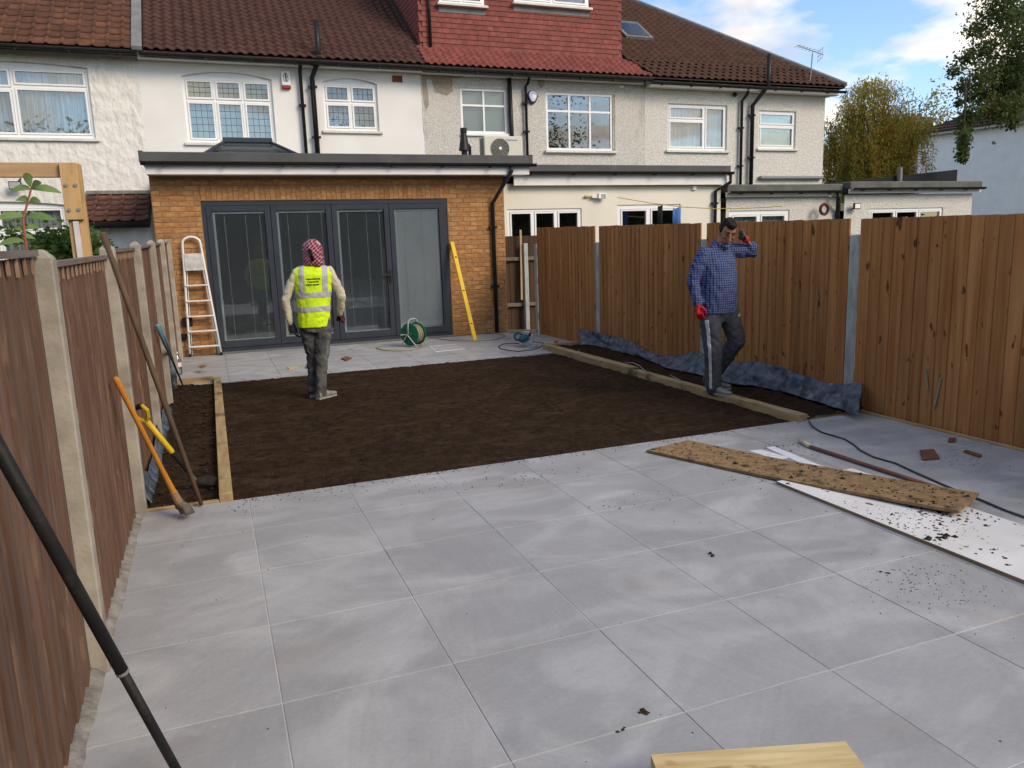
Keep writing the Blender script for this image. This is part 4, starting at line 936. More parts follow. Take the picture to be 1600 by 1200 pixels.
zt_ = py(1360, 246, 27.0).z
for k in range(12): x = a_.x+(b_.x-a_.x)*k/11; MB().box(x-.03, x+.03, 27, 27.04, 0, zt_).build('slat', m_tw, tr)
for k in range(8): z = zt_-k*.17; MB().box(a_.x-.2, b_.x+.2, 26.96, 26.998, z-.03, z+.02).build('rail', m_tw, tr)
sd_ = thing('satellite_dish', 'grey satellite dish on the end wall of the pebbledash house', 'dish', (15.5, 17.5, 4.2))
q = MB(); n = 16
q.v = [(15.52+.05*r*r/.1, 17.4+r*math.cos(t*2*math.pi/n)*.35/.35, 4.25+r*math.sin(t*2*math.pi/n)) for r in (.05, .18, .3, .38) for t in range(n)]
q.f = [(r*n+t, r*n+(t+1) % n, (r+1)*n+(t+1) % n, (r+1)*n+t) for r in range(3) for t in range(n)] + [tuple(range(n))]
link('reflector', evalmesh(q.mesh('d', True), [('SOLIDIFY', dict(thickness=.015))], 'reflector'), M('dish_grey', (.10, .10, .105), rough=.5), sd_, WL[sd_.name]*1.0).location = -WL[sd_.name]
MB().bar((15.05, 17.4, 4.2), (15.53, 17.4, 4.25), .04, .04).build('bracket', m_blk, sd_); MB().bar((15.55, 17.4, 4.0), (15.95, 17.3, 4.15), .02, .02).build('feed_arm', m_blk, sd_)
# ================= TREES AND PLANTS =================
def leaves(n, pos, size, asp=.5, droop=0., seed=1):
    """n leaf quads: pos(rng) -> (x,y,z); folded diamond leaves"""
    rg = np.random.default_rng(seed); P = pos(rg, n); n = len(P)
    a = rg.uniform(0, 2*np.pi, n); el = rg.uniform(-.9, .6, n) - droop
    d = np.stack([np.cos(a)*np.cos(el), np.sin(a)*np.cos(el), np.sin(el)], 1)
    u = rg.normal(size=(n, 3)); s = np.cross(d, u); s /= np.linalg.norm(s, axis=1)[:, None]
    L_ = (size*rg.uniform(.6, 1.3, n))[:, None]
    V = np.stack([P, P+d*L_*.5+s*L_*asp*.5, P+d*L_, P+d*L_*.5-s*L_*asp*.5], 1).reshape(-1, 3)
    me = bpy.data.meshes.new('leaves'); me.from_pydata(V.tolist(), [], [(4*i, 4*i+1, 4*i+2, 4*i+3) for i in range(n)]); return me
def leaf_mat(name, c1, c2, c3=None, ns=.9):
    m = M(name, c1, c2, rough=.55, ns=ns, nd=3, lo=.38, hi=.62, c3=c3, s3=1.3, lo3=.55, hi3=.72, world=True)
    t = m.node_tree; b = t.nodes['Principled BSDF']; o = [n for n in t.nodes if n.type == 'OUTPUT_MATERIAL'][0]
    if not any(n.type == 'BSDF_TRANSLUCENT' for n in t.nodes):
        tl = N(t, 'ShaderNodeBsdfTranslucent'); x = N(t, 'ShaderNodeMixShader'); x.inputs[0].default_value = .45
        lk = b.inputs['Base Color'].links
        if lk: t.links.new(lk[0].from_socket, tl.inputs[0])
        t.links.new(b.outputs[0], x.inputs[1]); t.links.new(tl.outputs[0], x.inputs[2]); t.links.new(x.outputs[0], o.inputs[0])
    return m
m_bark = M('bark', (.10, .08, .06), (.06, .048, .036), rough=.95, ns=8, st=(1, 1, .3), bump=.7)
def limbs(base, tips, r0, r1, wob=.25, seed=3):
    rg = random.Random(seed); mb = MB(); outp = []
    for tp in tips:
        a, b = Vector(base), Vector(tp); pts = []
        for k in range(8):
            t = k/7; p = a.lerp(b, t); w_ = wob*math.sin(t*math.pi)
            pts.append(p+Vector((rg.uniform(-w_, w_), rg.uniform(-w_, w_), rg.uniform(-w_, w_)*.5)))
        mb.tube(pts, [r0+(r1-r0)*k/7 for k in range(8)], 6); outp.append(pts)
    return mb, outp
# willow
wt = py(1360, 200, 21.0); WX, WYY = wt.x, 21.0
tr = thing('willow_tree', 'weeping willow turning yellow-green between the end house and the white house', 'tree', (WX, WYY, -.1))
topz = py(1350, 122, 21.).z; halfw = (py(1432, 200, 21.).x-py(1290, 200, 21.).x)/2
MB().tube([(WX+.1, WYY, -.1), (WX+.05, WYY, 1.5), (WX-.1, WYY, 2.6), (WX, WYY, 3.6)], [.28, .22, .19, .14], 9).build('trunk', m_bark, tr, smooth=True)
tips = []; rg = random.Random(5)
for k in range(26):
    a = rg.uniform(0, 6.28); rr = halfw*rg.uniform(.2, .9); tips.append((WX-.15+rr*math.cos(a), WYY+rr*.9*math.sin(a), topz-.3-1.2*(rr/halfw)**2-rg.uniform(0, .9)))
mb, br_ = limbs((WX-.05, WYY, 2.6), tips, .07, .012, .3); 
strands = []
for pts in br_:
    for _ in range(17):
        p = pts[rg.randrange(3, 8)]; p = p+Vector((rg.gauss(0, .28), rg.gauss(0, .28), rg.uniform(-.1, .15))); L_ = rg.uniform(.7, 2.6)
        q = p+Vector((rg.gauss(0, .12), rg.gauss(0, .12), -min(L_, p.z-2.2))); strands.append((p, q)); mb.tube([p, p.lerp(q, .5)+Vector((rg.gauss(0, .05), 0, 0)), q], [.008, .006, .003], 3)
mb.build('branches', m_bark, tr)
S0 = np.array([tuple(a) for a, b in strands]); S1 = np.array([tuple(b) for a, b in strands])
def wpos(rg, n):
    i = rg.integers(0, len(S0), n); t = rg.uniform(0, 1, n)[:, None]; return S0[i]*(1-t)+S1[i]*t+rg.normal(0, .06, (n, 3))
def wpos2(rg, n):
    a = wpos(rg, int(n*.82)); m = n-len(a); t = rg.uniform(0, 2*np.pi, m); z = rg.uniform(0, 1, m)**.8; r = halfw*np.sqrt(np.clip(1-(1.25*(z-.22)).clip(0)**2.2, .02, 1))*rg.uniform(.35, 1.0, m)*(.86+.2*np.sin(3*t+z*5)+.1*np.sin(7*t-4*z))
    return np.concatenate([a, np.stack([WX+r*np.cos(t), WYY+r*np.sin(t), 2.4+z*(topz-2.5)], 1)+rg.normal(0, .10, (m, 3))])
cr = link('crown', leaves(70000, wpos2, .12, .28, .7), leaf_mat('willow_leaf', (.24, .22, .035), (.38, .29, .05), (.42, .24, .05), .8), tr); cr.location = -WL[tr.name]
# side tree behind willow
t2 = thing('bushy_tree', 'small yellow-green tree between the willow and the brick chimney', 'tree', (py(1425, 240, 30.).x, 30, -.1)); cx_ = WL[t2.name].x; cz_ = py(1425, 225, 30.).z
MB().tube([(cx_, 30, -.1), (cx_+.1, 30, 2), (cx_, 30, cz_)], [.2, .15, .06], 7).build('trunk', m_bark, t2)
def bpos(rg, n):
    c = rg.normal(0, 1, (45, 3))*[.9, .9, 1.0]+[cx_, 30, cz_-.4]; i = rg.integers(0, 45, n); return c[i]+rg.normal(0, .3, (n, 3))
link('crown', leaves(6000, bpos, .16, .5, .2, 8), leaf_mat('yellow_leaf', (.13, .15, .03), (.24, .20, .05), (.3, .2, .05)), t2).location = -WL[t2.name]
# birch overhanging from the right
BYY = 15.5
bt = thing('birch_tree', 'green birch with hanging leafy branches in front of the white house', 'tree', (py(1720, 300, BYY).x, BYY, -.1)); bx = WL[bt.name].x
MB().tube([(bx, BYY, -.1), (bx-.05, BYY, 2.5), (bx+.05, BYY, 5), (bx-.1, BYY, 8.5)], [.2, .17, .13, .05], 9).build('trunk', M('birch_bark', (.5, .48, .44), (.15, .13, .11), ns=5, st=(1, 1, 4), lo=.5, hi=.6), bt, smooth=True)
clus = []   # (u, v, spread px) outline of the crown as seen, given real depths round the trunk
rg = random.Random(11)
CL = [(1560, 30, 40), (1590, 60, 40), (1525, 45, 20), (1540, 75, 28), (1575, 100, 40), (1510, 90, 18), (1530, 120, 30), (1555, 140, 40), (1590, 150, 40), (1520, 150, 22), (1515, 175, 18), (1545, 170, 28), (1575, 170, 30), (1505, 135, 12), (1600, 110, 50), (1620, 60, 50), (1640, 130, 60), (1640, 20, 50),
      (1510, 183, 14), (1508, 192, 12), (1507, 200, 12), (1507, 208, 11), (1506, 216, 12), (1505, 224, 11), (1505, 232, 10), (1504, 240, 9), (1504, 248, 7), (1580, 185, 14), (1583, 195, 9), (1600, 20, 40), (1490, 110, 12), (1497, 160, 8), (1560, 5, 40), (1680, 80, 60), (1560, 120, 40), (1590, 130, 40), (1570, 150, 30)]
for (u, v, s) in CL:
    p = py(u, v, BYY+rg.uniform(-1.0, 1.0)); clus.append((p.x, p.y, p.z, s/1198*17))
for _ in range(40):
    a = rg.uniform(0, 6.28); rr = rg.uniform(.6, 2.6); z = rg.uniform(4.6, 9)
    if math.cos(a) > -.2: clus.append((bx+rr*math.cos(a), BYY+rr*math.sin(a), z, .5))
mb = MB()
for (x, y, z, s) in clus:
    zz = max(3.2, min(8.2, z+rg.uniform(.1, 1.0))); st_ = Vector((bx, BYY, zz)); en = Vector((x, y, z)); md = st_.lerp(en, .55)+Vector((0, 0, rg.uniform(.15, .5)))
    if x < py(1518, 100, BYY).x+.25 and z < 5.0: st_ = Vector((x+.06, y+.1, 5.3)); md = st_.lerp(en, .5)
    mb.tube([st_, md, en], [.022, .014, .005], 5)
mb.build('branches', m_bark, bt)
CA = np.array(clus)
def birpos(rg, n):
    w_ = CA[:, 3]**1.35; i = rg.choice(len(CA), n, p=w_/w_.sum()); q = rg.normal(0, 1, (n, 3)); return CA[i, :3]+q*(CA[i, 3:4]*[.42, .6, .42])
link('crown', leaves(46000, birpos, .085, .72, .5, 12), leaf_mat('birch_leaf', (.055, .085, .022), (.10, .125, .035), (.2, .15, .035), 1.6), bt).location = -WL[bt.name]
# shrub and young plant beyond the worn fence
sh = thing('garden_shrub', 'bushy green shrub behind the worn fence under the pergola', 'shrub', (-1.5, 9.6, -.1))
c_ = py(95, 375, 9.6)
MB().tube([(-1.5, 9.6, -.1), (-1.45, 9.6, .8), (c_.x, 9.6, 1.5)], [.05, .04, .015], 6).build('stem', m_bark, sh)
def spos(rg, n):
    c = rg.normal(0, 1, (30, 3))*[.22, .2, .17]+[c_.x+.02, 9.6, 1.62]; i = rg.integers(0, 30, n); return c[i]+rg.normal(0, .08, (n, 3))
link('foliage', leaves(4200, spos, .07, .5, .1, 21), leaf_mat('shrub_leaf', (.05, .10, .02), (.09, .15, .03), (.14, .2, .05), 6), sh).location = -WL[sh.name]
yp = thing('young_plant', 'tall young plant with red stem and broad pointed green leaves', 'plant', (-.95, 4.4, -.1))
m_bl = M('broad_leaf', (.09, .15, .045), (.13, .20, .06), rough=.45, ns=12); m_st = M('red_stem', (.26, .06, .05), (.3, .12, .06), ns=5)
sb, stp = py(42, 395, 4.4), py(50, 290, 4.4)
MB().tube([(sb.x-.03, 4.4, -.1), (sb.x, 4.4, sb.z), (sb.x+.004, 4.4, (sb.z+stp.z)/2), (stp.x, 4.4, stp.z)], [.012, .007, .006, .004], 6).build('stem', m_st, yp)
def bleaf(p, d, L_, w_, sag, mat=m_bl):
    d = Vector(d).normalized(); s = d.cross(Vector((.25, -.85, .55))).normalized(); q = MB(); n = 6
    for k in range(n+1):
        t = k/n; c = p+d*L_*t+Vector((0, 0, -sag*t*t)); ww = w_*math.sin(math.pi*min(1, t*.93+.05))**.8
        q.v += [tuple(c+s*ww+Vector((0, 0, ww*.35))), tuple(c), tuple(c-s*ww+Vector((0, 0, ww*.35)))]
    for k in range(n): q.f += [(3*k, 3*k+1, 3*k+4, 3*k+3), (3*k+1, 3*k+2, 3*k+5, 3*k+4)]
    q.build('leaf', mat, yp, smooth=True)
for (u, v, dx, dz, L_, w_) in ((50, 296, .9, .1, .13, .022), (48, 296, -.8, .15, .10, .02), (47, 292, -.1, 1.6, .10, .02), (50, 294, .5, .5, .09, .016), (44, 316, -.5, .35, .075, .024), (46, 316, .6, .3, .07, .018), (42, 340, 1, .12, .13, .022), (40, 338, -1, .1, .14, .02), (38, 362, -.6, .6, .07, .02), (42, 358, .7, .4, .07, .018), (38, 377, -1, .1, .12, .018), (36, 372, .9, .4, .06, .016)):
    bleaf(py(u, v, 4.4), (dx, random.uniform(-.5, .3), dz), L_*.95, w_*1.0, .03)
# pergola
pg = thing('timber_pergola', 'new timber pergola post and beam with steel bolts behind the worn fence', 'pergola', (-1.2, 9.0, -.1))
m_perg = M('pergola_timber', (.42, .26, .11), (.52, .34, .16), rough=.7, ns=2.2, st=(7, 7, .6), c3=(.28, .15, .06), s3=3, lo3=.6, hi3=.72, st3=(3, 3, .8), bump=.2, bs=20)
m_pergx = M('pergola_beam_timber', (.36, .22, .11), (.44, .29, .15), rough=.75, ns=2.2, st=(.6, 7, 7), bump=.2, bs=20)
tl_, trr = py(93, 255, 9.0), py(121, 255, 9.0)
MB().box(tl_.x, trr.x, 8.93, 8.975, py(110, 344, 9.).z, tl_.z).build('post_cheek', m_perg, pg, bevel=.004)
MB().box(tl_.x+.01, trr.x+.02, 8.978, 9.10, -.1, tl_.z-.004).build('post', m_perg, pg, bevel=.006)
MB().box(-4.2, tl_.x-.003, 8.985, 9.06, py(0, 277, 9.).z, tl_.z+.004).build('beam', m_pergx, pg, bevel=.004)
wz = py(110, 346, 9.).z; MB().box(tl_.x+.055, tl_.x+.105, 8.945, 8.976, .2, wz).build('white_batten', M('white_batten', (.6, .57, .55), (.5, .48, .46), ns=5), pg)
m_steel = M('zinc_bolt', (.35, .34, .32), rough=.4, metal=.7)
for (u, v) in ((103, 289), (118, 289), (108, 328), (123, 327)):
    p = py(u, v, 8.93); MB().tube([(p.x, 8.932, p.z), (p.x, 8.915, p.z)], .017, 8).build('bolt', m_steel, pg)
# back of the garden behind the viewer: fence and trees, seen in the glass
bf = thing('rear_fence', 'plain brown boundary fence at the bottom of the garden', 'fence', (2.5, -4.0, -.1))
for i in range(40): MB().box(-.6+i*.15, -.46+i*.15, -4.02-.006*(i % 2), -4.0, -.1, 1.75).build('board', m_dark, bf)
hg = thing('sky_screen_hedge', 'added unseen hedge beyond the rear fence, screening low sky from the windows', 'hedge', (8, -7.5, -.1))  # added out of view, hides the bright low sky from the window reflections
MB().box(-22, 40, -7.6, -7.3, -.1, 3.6).build('stems', m_bark, hg)
def hp(rg, n): return np.stack([rg.uniform(-22, 40, n), rg.normal(-7.2, .35, n), rg.uniform(0, 1, n)**.8*4.6-.1], 1)
link('foliage', leaves(26000, hp, .22, .6, .2, 77), leaf_mat('hedge_leaf', (.04, .065, .02), (.075, .095, .03), None, .8), hg).location = -WL[hg.name]
for (x, y, hh, sd, cc, wh) in ((-7, -16, 9, 31, 0, 'rounded green tree behind the left end of the added hedge'), (3, -20, 8, 32, 1, 'low green tree straight behind the added hedge middle'), (20, -16, 12.5, 33, 0, 'tallest green tree rising behind the added hedge'), (12, -24, 9, 34, 1, 'farthest green tree well behind the added hedge'), (-14, -6, 8, 35, 1, 'green tree growing beside the added hedge stems')):
    tt = thing('garden_tree', wh, 'tree', (x, y, -.1), 'trees beyond the rear fence')
    MB().tube([(x, y, -.1), (x+.1, y, hh*.4), (x, y, hh*.85)], [.3, .22, .06], 7).build('trunk', m_bark, tt)
    def tp(rg, n, x=x, y=y, hh=hh):
        c = rg.normal(0, 1, (60, 3))*[hh*.17, hh*.17, hh*.17]+[x, y, hh*.62]; i = rg.integers(0, 60, n); return c[i]+rg.normal(0, hh*.055, (n, 3))
    link('crown', leaves(9000, tp, .20, .6, .2, sd), leaf_mat('garden_leaf', (.04, .07, .02), (.08, .10, .03), None, .8), tt).location = -WL[tt.name]
# ================= SMALL THINGS =================
m_alu = M('worn_aluminium', (.80, .79, .76), (.68, .67, .64), rough=.5, metal=.1, ns=9)
la = thing('step_ladder', 'white-splashed aluminium stepladder folded against the brick pier', 'ladder', (-.2, 12.95, 0))
Lb, Rb = gp(297, 558), gp(346, 555); Lt, Rt = py(285, 380, 13.12), py(313, 380, 13.12)
def lad(side, z): a, b = (Lb, Lt) if side == 0 else (Rb, Rt); t = z/b.z; return a.lerp(b, t)
c_t = (Lt+Rt)/2; rr = (Rt-Lt).length/2
arch = [lad(0, 0.012), lad(0, .6), lad(0, 1.2), Lt]+[c_t+Vector((-rr*math.cos(k*math.pi/8), 0, .75*rr*math.sin(k*math.pi/8))) for k in range(1, 8)]+[Rt, lad(1, 1.2), lad(1, .6), lad(1, .012)]
MB().tube(arch, [(.018, .018)]*len(arch), 7).build('front_frame', m_alu, la, smooth=True)
rear = [p+Vector((.035 if i < 5 else -.035, .085 if .2 < p.z else .06, 0)) for i, p in ((0, lad(0, .02)), (3, lad(0, 1.45)), (8, lad(1, 1.45)), (12, lad(1, .02)))]
MB().tube(rear, .011, 6).build('rear_frame', m_alu, la, smooth=True)
for v in (445.5, 470, 494, 517.5, 541.5):
    z = py(320, v, 13.0).z; a, b = lad(0, z), lad(1, z); MB().bar(a, b, .075, .022).build('tread', m_alu, la, bevel=.003)
z0, z1 = py(300, 423, 13.05).z, py(300, 396, 13.05).z
a, b, c, d = lad(0, z0), lad(1, z0), lad(1, z1), lad(0, z1); MB().prism([a+Vector((.015, -.03, 0)), b+Vector((-.015, -.03, 0)), c+Vector((-.012, -.03, 0)), d+Vector((.012, -.03, 0))], (0, .022, 0)).build('platform', M('splashed_platform', (.60, .58, .55), (.42, .41, .39), ns=12), la, bevel=.004)
for s in (0, 1):
    p = lad(s, 0); MB().box(p.x-.022, p.x+.022, p.y-.03, p.y+.03, 0.001, .05).build('rubber_foot', m_blk, la, bevel=.005)
# water bottle
p = gp(279.5, 585); bo = thing('water_bottle', 'clear plastic water bottle with pink label beside the stepladder', 'bottle', (p.x, p.y, 0))
prof = [(.001, .040), (.012, .046), (.09, .046), (.10, .043), (.2, .044), (.235, .034), (.265, .014), (.285, .013)]
MB().rings([(p.x, p.y, .001+z, r, r) for z, r in prof], 16).build('body', glass_mat('clear_plastic', (.88, .92, .94), .12), bo, smooth=True)
MB().rings([(p.x, p.y, .287, .016, .016), (p.x, p.y, .31, .016, .016)], 12).build('cap', m_upvc, bo)
MB().rings([(p.x, p.y, .105, .0455, .0455), (p.x, p.y, .165, .0458, .0458)], 16).build('label_band', M('pink_label', (.62, .42, .45), (.7, .68, .68), ns=30), bo)
# rusty bar
def lean(name, pts, rad, mat, lab, cat, n=8):
    o = MB().tube(pts, rad, n).build(name, mat, smooth=True); return tag(o, lab, cat)
m_rust2 = M('rusty_brown_bar', (.12, .075, .045), (.075, .05, .033), rough=.8, ns=14, st=(1, 1, .4), bump=.3)
a, b = gp(315, 789, .012), px(168, 385, -.55); dd = (b-a); lean('digging_bar', [a, a+dd*.35, a+dd*.7, a+dd*1.05], [.013, .0165, .0175, .0175], m_rust2, 'long rusty brown bar leaning over the top of the worn fence', 'tool')
# blue handled loppers
t_ = thing('loppers', 'blue-handled long loppers leaning on the worn fence beside the bottle', 'tool', gp(286, 603))
a, b = gp(286, 603, .02), px(247, 508, -.535); m_bh = M('blue_grip', (.10, .22, .28), (.14, .26, .31), rough=.5, ns=9)
for s in (-1, 1):
    MB().tube([a.lerp(b, .45)+Vector((0, s*.004, 0)), a.lerp(b, .75)+Vector((.01*s, s*.018, 0)), b+Vector((.008*s, s*.02, 0))], [.012, .017, .018], 8).build('handle', m_bh, t_, smooth=True)
    MB().tube([a.lerp(b, .12), a.lerp(b, .46)+Vector((0, s*.006, 0))], [.010, .012], 8).build('shank', m_blk, t_)
MB().tube([a, a.lerp(b, .13)], [.006, .016], 6, flat=None).build('blade', M('grey_steel', (.20, .20, .20), (.13, .12, .11), rough=.5, metal=.6, ns=12), t_)
# mattock
t_ = thing('mattock', 'orange-handled mattock with muddy steel head leaning at the bed corner', 'tool', gp(288, 806))
a, b = gp(287, 800, .03), px(181, 592, -.532); m_or = M('orange_handle', (.48, .20, .02), (.42, .16, .02), rough=.45, ns=7)
MB().tube([a.lerp(b, .03), a.lerp(b, .14), a.lerp(b, .35), a.lerp(b, .8), b, b+(b-a)*.012], [.021, .019, .0145, .0145, .017, .009], 10).build('handle', m_or, t_, smooth=True)
MB().tube([a.lerp(b, .0), a.lerp(b, .17)], [.024, .022], 10).build('collar', M('raw_wood_end', (.32, .19, .10), (.22, .13, .08), ns=9), t_)
hd = a.lerp(b, .06); m_mud = M('muddy_steel', (.13, .105, .085), (.07, .055, .045), rough=.85, ns=20, bump=.6)
MB().tube([hd+Vector((-.06, .10, .03)), hd+Vector((-.02, .04, .045)), hd, hd+Vector((.04, -.05, -.01)), hd+Vector((.055, -.07, -.045))], [(.012, .02), (.026, .022), (.034, .034), (.03, .022), (.036, .008)], 8).build('head', m_mud, t_, smooth=True)
# yellow spade
t_ = thing('spade', 'yellow and black spade stuck in the narrow bed against the worn fence', 'tool', gp(300, 750))
a, b = gp(303, 748, .06), px(214, 640, -.525); m_ye = M('yellow_fibre', (.62, .42, .02), (.55, .36, .02), rough=.4, ns=5)
MB().tube([a.lerp(b, .38), a.lerp(b, .42), a.lerp(b, .84)], [.016, .0195, .0195], 10).build('shaft', m_ye, t_, smooth=True)
MB().tube([a.lerp(b, .10), a.lerp(b, .40)], [.013, .019], 10).build('ferrule', m_blk, t_)
e_ = a.lerp(b, .84); dr_ = (b-a).normalized(); sx = Vector((.4, 1, .25)).cross(dr_).normalized()
MB().tube([e_, e_+dr_*.03+sx*.03, e_+dr_*.08+sx*.055, e_+dr_*.12+sx*.05, e_+dr_*.12-sx*.05, e_+dr_*.08-sx*.055, e_+dr_*.03-sx*.03, e_], .0135, 7).build('grip', m_ye, t_)
MB().tube([e_+dr_*.121+sx*.045, e_+dr_*.121-sx*.045], .018, 8).build('grip_sleeve', m_blk, t_)
q = MB(); n = 5; bx_ = Vector((1, .15, 0)); dn = Vector((.55, -.5, -.32)).normalized()
for i in range(n+1):
    t = i/n; w_ = .085*(1-.35*max(0, t-.6)/.4); c = a+(-dr_)*.05*t+Vector((.15, -.03, -.035))*t
    q.v += [tuple(c-bx_*w_+Vector((0, 0, .014))), tuple(c), tuple(c+bx_*w_+Vector((0, 0, .014)))]
for i in range(n): q.f += [(3*i, 3*i+1, 3*i+4, 3*i+3), (3*i+1, 3*i+2, 3*i+5, 3*i+4)]
me = evalmesh(q.mesh('b', True), [('SOLIDIFY', dict(thickness=.004))], 'blade'); link('blade', me, M('dark_steel', (.012, .011, .010), (.03, .025, .02), rough=.8, ns=12, spec=.1), t_).location = -WL[t_.name]
MB().tube([a-dr_*.01, a.lerp(b, .12)], [.017, .013], 8).build('socket', MATS['grey_steel'], t_)
# black telescopic pole close by
a = gp(292, 1232, .0); b = px(0, 704, -.48); dd = b-a
t_ = thing('black_pole', 'scuffed black two-section metal pole leaning on the worn fence', 'pole', a)
mj = a+dd*.415; m_bp = M('scuffed_black_paint', (.010, .010, .011), (.018, .017, .016), rough=.58, ns=9, c3=(.06, .042, .032), s3=13, lo3=.60, hi3=.72, st3=(1, 1, .5), bump=.25, bs=50)
MB().tube([a, mj+dd*.01], .0135, 16).build('inner_tube', m_bp, t_, smooth=True)
MB().tube([mj, a+dd*.75, a+dd*1.09], .0165, 16).build('outer_tube', m_bp, t_, smooth=True)
MB().tube([mj-dd*.002, mj+dd*.006], .0175, 16).build('collar_ring', m_steel, t_)
# hose reel
c = gp(647, 541); t_ = thing('hose_reel', 'green garden hose reel with grey frame standing before the glass doors', 'hose reel', (c.x, c.y, 0))
m_gr = M('green_plastic', (.010, .135, .060), (.012, .115, .05), rough=.4, ns=6); m_gf = M('grey_tube', (.34, .35, .34), rough=.45)
ax = Vector((.80, .60, 0)).normalized(); pe = Vector((-.6, .8, 0)).normalized(); cc = Vector((c.x, c.y, .205))
def disc(o_, r, th):
    q = MB(); n = 26
    for k in (0, 1):
        for i in range(n): t = 2*math.pi*i/n; q.v.append(tuple(cc+ax*(o_+k*th)+pe*(r*math.cos(t))+Vector((0, 0, r*math.sin(t)))))
    q.f = [tuple(range(n-1, -1, -1)), tuple(range(n, 2*n))]+[(i, (i+1) % n, n+(i+1) % n, n+i) for i in range(n)]; return q
disc(-.10, .185, .016).build('side_disc', m_gr, t_, bevel=.004); disc(.085, .185, .016).build('side_disc', m_gr, t_, bevel=.004); disc(-.083, .07, .166).build('drum', m_gr, t_)
q = MB()
for k in range(1, 6): t = k*math.pi/3; q.tube([cc+ax*-.104+pe*(.05*math.cos(t))+Vector((0, 0, .05*math.sin(t))), cc+ax*-.104+pe*(.165*math.cos(t))+Vector((0, 0, .165*math.sin(t)))], .008, 5)
q.build('spokes', m_gr, t_); disc(-.125, .045, .03).build('hub', m_gr, t_)
m_hose = M('beige_hose', (.36, .29, .19), (.3, .24, .16), rough=.5, ns=8)
q = MB()
for k in range(9):
    r_ = .09+.012*(k % 3); q.tube([cc+ax*(-.07+k*.0175)+pe*(r_*1.25*math.cos(i*math.pi/10))+Vector((0, 0, r_*1.25*math.sin(i*math.pi/10))) for i in range(21)], .010, 6, cap=False)
q.build('hose_coil', m_hose, t_)
for o_ in (-.135, .125):
    b0 = cc+ax*o_; MB().tube([b0+pe*.17-Vector((0, 0, .195)), b0+pe*.02, b0-pe*.17-Vector((0, 0, .195))], .011, 7).build('frame_leg', m_gf, t_)
MB().tube([cc+ax*-.135, cc+ax*-.12+Vector((0, 0, .2)), cc+ax*-.06+Vector((0, 0, .245)), cc+ax*.06+Vector((0, 0, .245)), cc+ax*.115+Vector((0, 0, .2)), cc+ax*.125], .012, 8).build('carry_handle', m_gf, t_, smooth=True)
MB().tube([cc+ax*-.13, cc+ax*-.16+pe*.09, cc+ax*-.22+pe*.09], .009, 6).build('crank', m_gf, t_)
def onground(pts, z=.012): return [gp(u, v, z) for u, v in pts]
hs = [cc+ax*.02-Vector((0, 0, .17))+pe*-.12]+onground([(660, 543), (645, 546), (620, 548), (600, 547), (588, 544), (592, 541), (604, 540)])
tag(MB().tube(hs, .0085, 7).build('garden_hose', m_hose, smooth=True), 'beige hose looped on the tiles in front of the green reel', 'hose')
hs = [cc+ax*.02+Vector((0, 0, -.1))+pe*-.13]+onground([(672, 527), (690, 530), (715, 532.5), (745, 532.5), (775, 530), (790, 525), (786, 522), (770, 520.5), (760, 519)])
tag(MB().tube(hs, .0085, 7).build('garden_hose', m_hose, smooth=True), 'beige hose running from the reel along the brick wall foot', 'hose')
# yellow straight edge
a, b = gp(742.5, 533, .0), py(706, 378, BYF-.035); t_ = thing('spirit_level', 'long yellow builders level leaning against the brick wall', 'level', a)
MB().bar(a+Vector((0, 0, .01)), b, .075, .025, up=(.2, -1, .1)).build('beam', M('yellow_paint', (.68, .44, .02), (.6, .38, .02), rough=.4, ns=5), t_, bevel=.003)
for k in (.17, .5, .84): p = a.lerp(b, k); MB().tube([p+Vector((0, -.018, 0)), p+Vector((0, -.022, -.002))], .02, 10).build('vial', M('vial_dark', (.08, .07, .03), rough=.3), t_)
MB().bar(a-Vector((0, .0, -.002)), a+(b-a)*.018, .08, .03, up=(.2, -1, .1)).build('end_cap', M('cap_brown', (.3, .22, .08), rough=.6), t_)
# circular saw
c = gp(822, 541); t_ = thing('circular_saw', 'teal circular saw resting on the patio by the passage fence', 'saw', (c.x, c.y, 0)); m_te = M('teal_plastic', (.015, .085, .12), (.012, .07, .10), rough=.4, ns=5)
o = Vector((c.x, c.y, 0)); F1 = Vector((.75, -.66, 0)); S1 = Vector((.66, .75, 0))
def bl(p): return o+F1*p[0]+S1*p[1]+Vector((0, 0, p[2]))
MB().tube([bl((-.02, -.16, .12)), bl((-.02, -.10, .13)), bl((-.02, .02, .13))], [.045, .06, .062], 12).build('motor', m_te, t_, smooth=True)
q = MB(); n = 20
for k in (0, 1):
    for i in range(n): t = 2*math.pi*i/n; q.v.append(tuple(bl((.0+.115*math.cos(t), .03+k*.035, .12+.115*math.sin(t)))))
q.f = [tuple(range(n-1, -1, -1)), tuple(range(n, 2*n))]+[(i, (i+1) % n, n+(i+1) % n, n+i) for i in range(n)]
q.build('blade_guard', M('bright_alloy', (.55, .56, .57), rough=.35, metal=.6), t_, bevel=.006)
MB().bar(bl((-.16, -.02, .012)), bl((.18, -.02, .012)), .2, .006).build('base_plate', MATS['bright_alloy'], t_)
MB().tube([bl((-.05, -.02, .18)), bl((-.12, -.02, .22)), bl((-.18, -.02, .17)), bl((-.17, -.02, .11)), bl((-.06, -.02, .09))], .02, 8).build('rear_handle', m_te, t_, smooth=True)
MB().tube([bl((.07, -.05, .17)), bl((.1, -.05, .22))], .018, 8).build('front_knob', m_blk, t_)
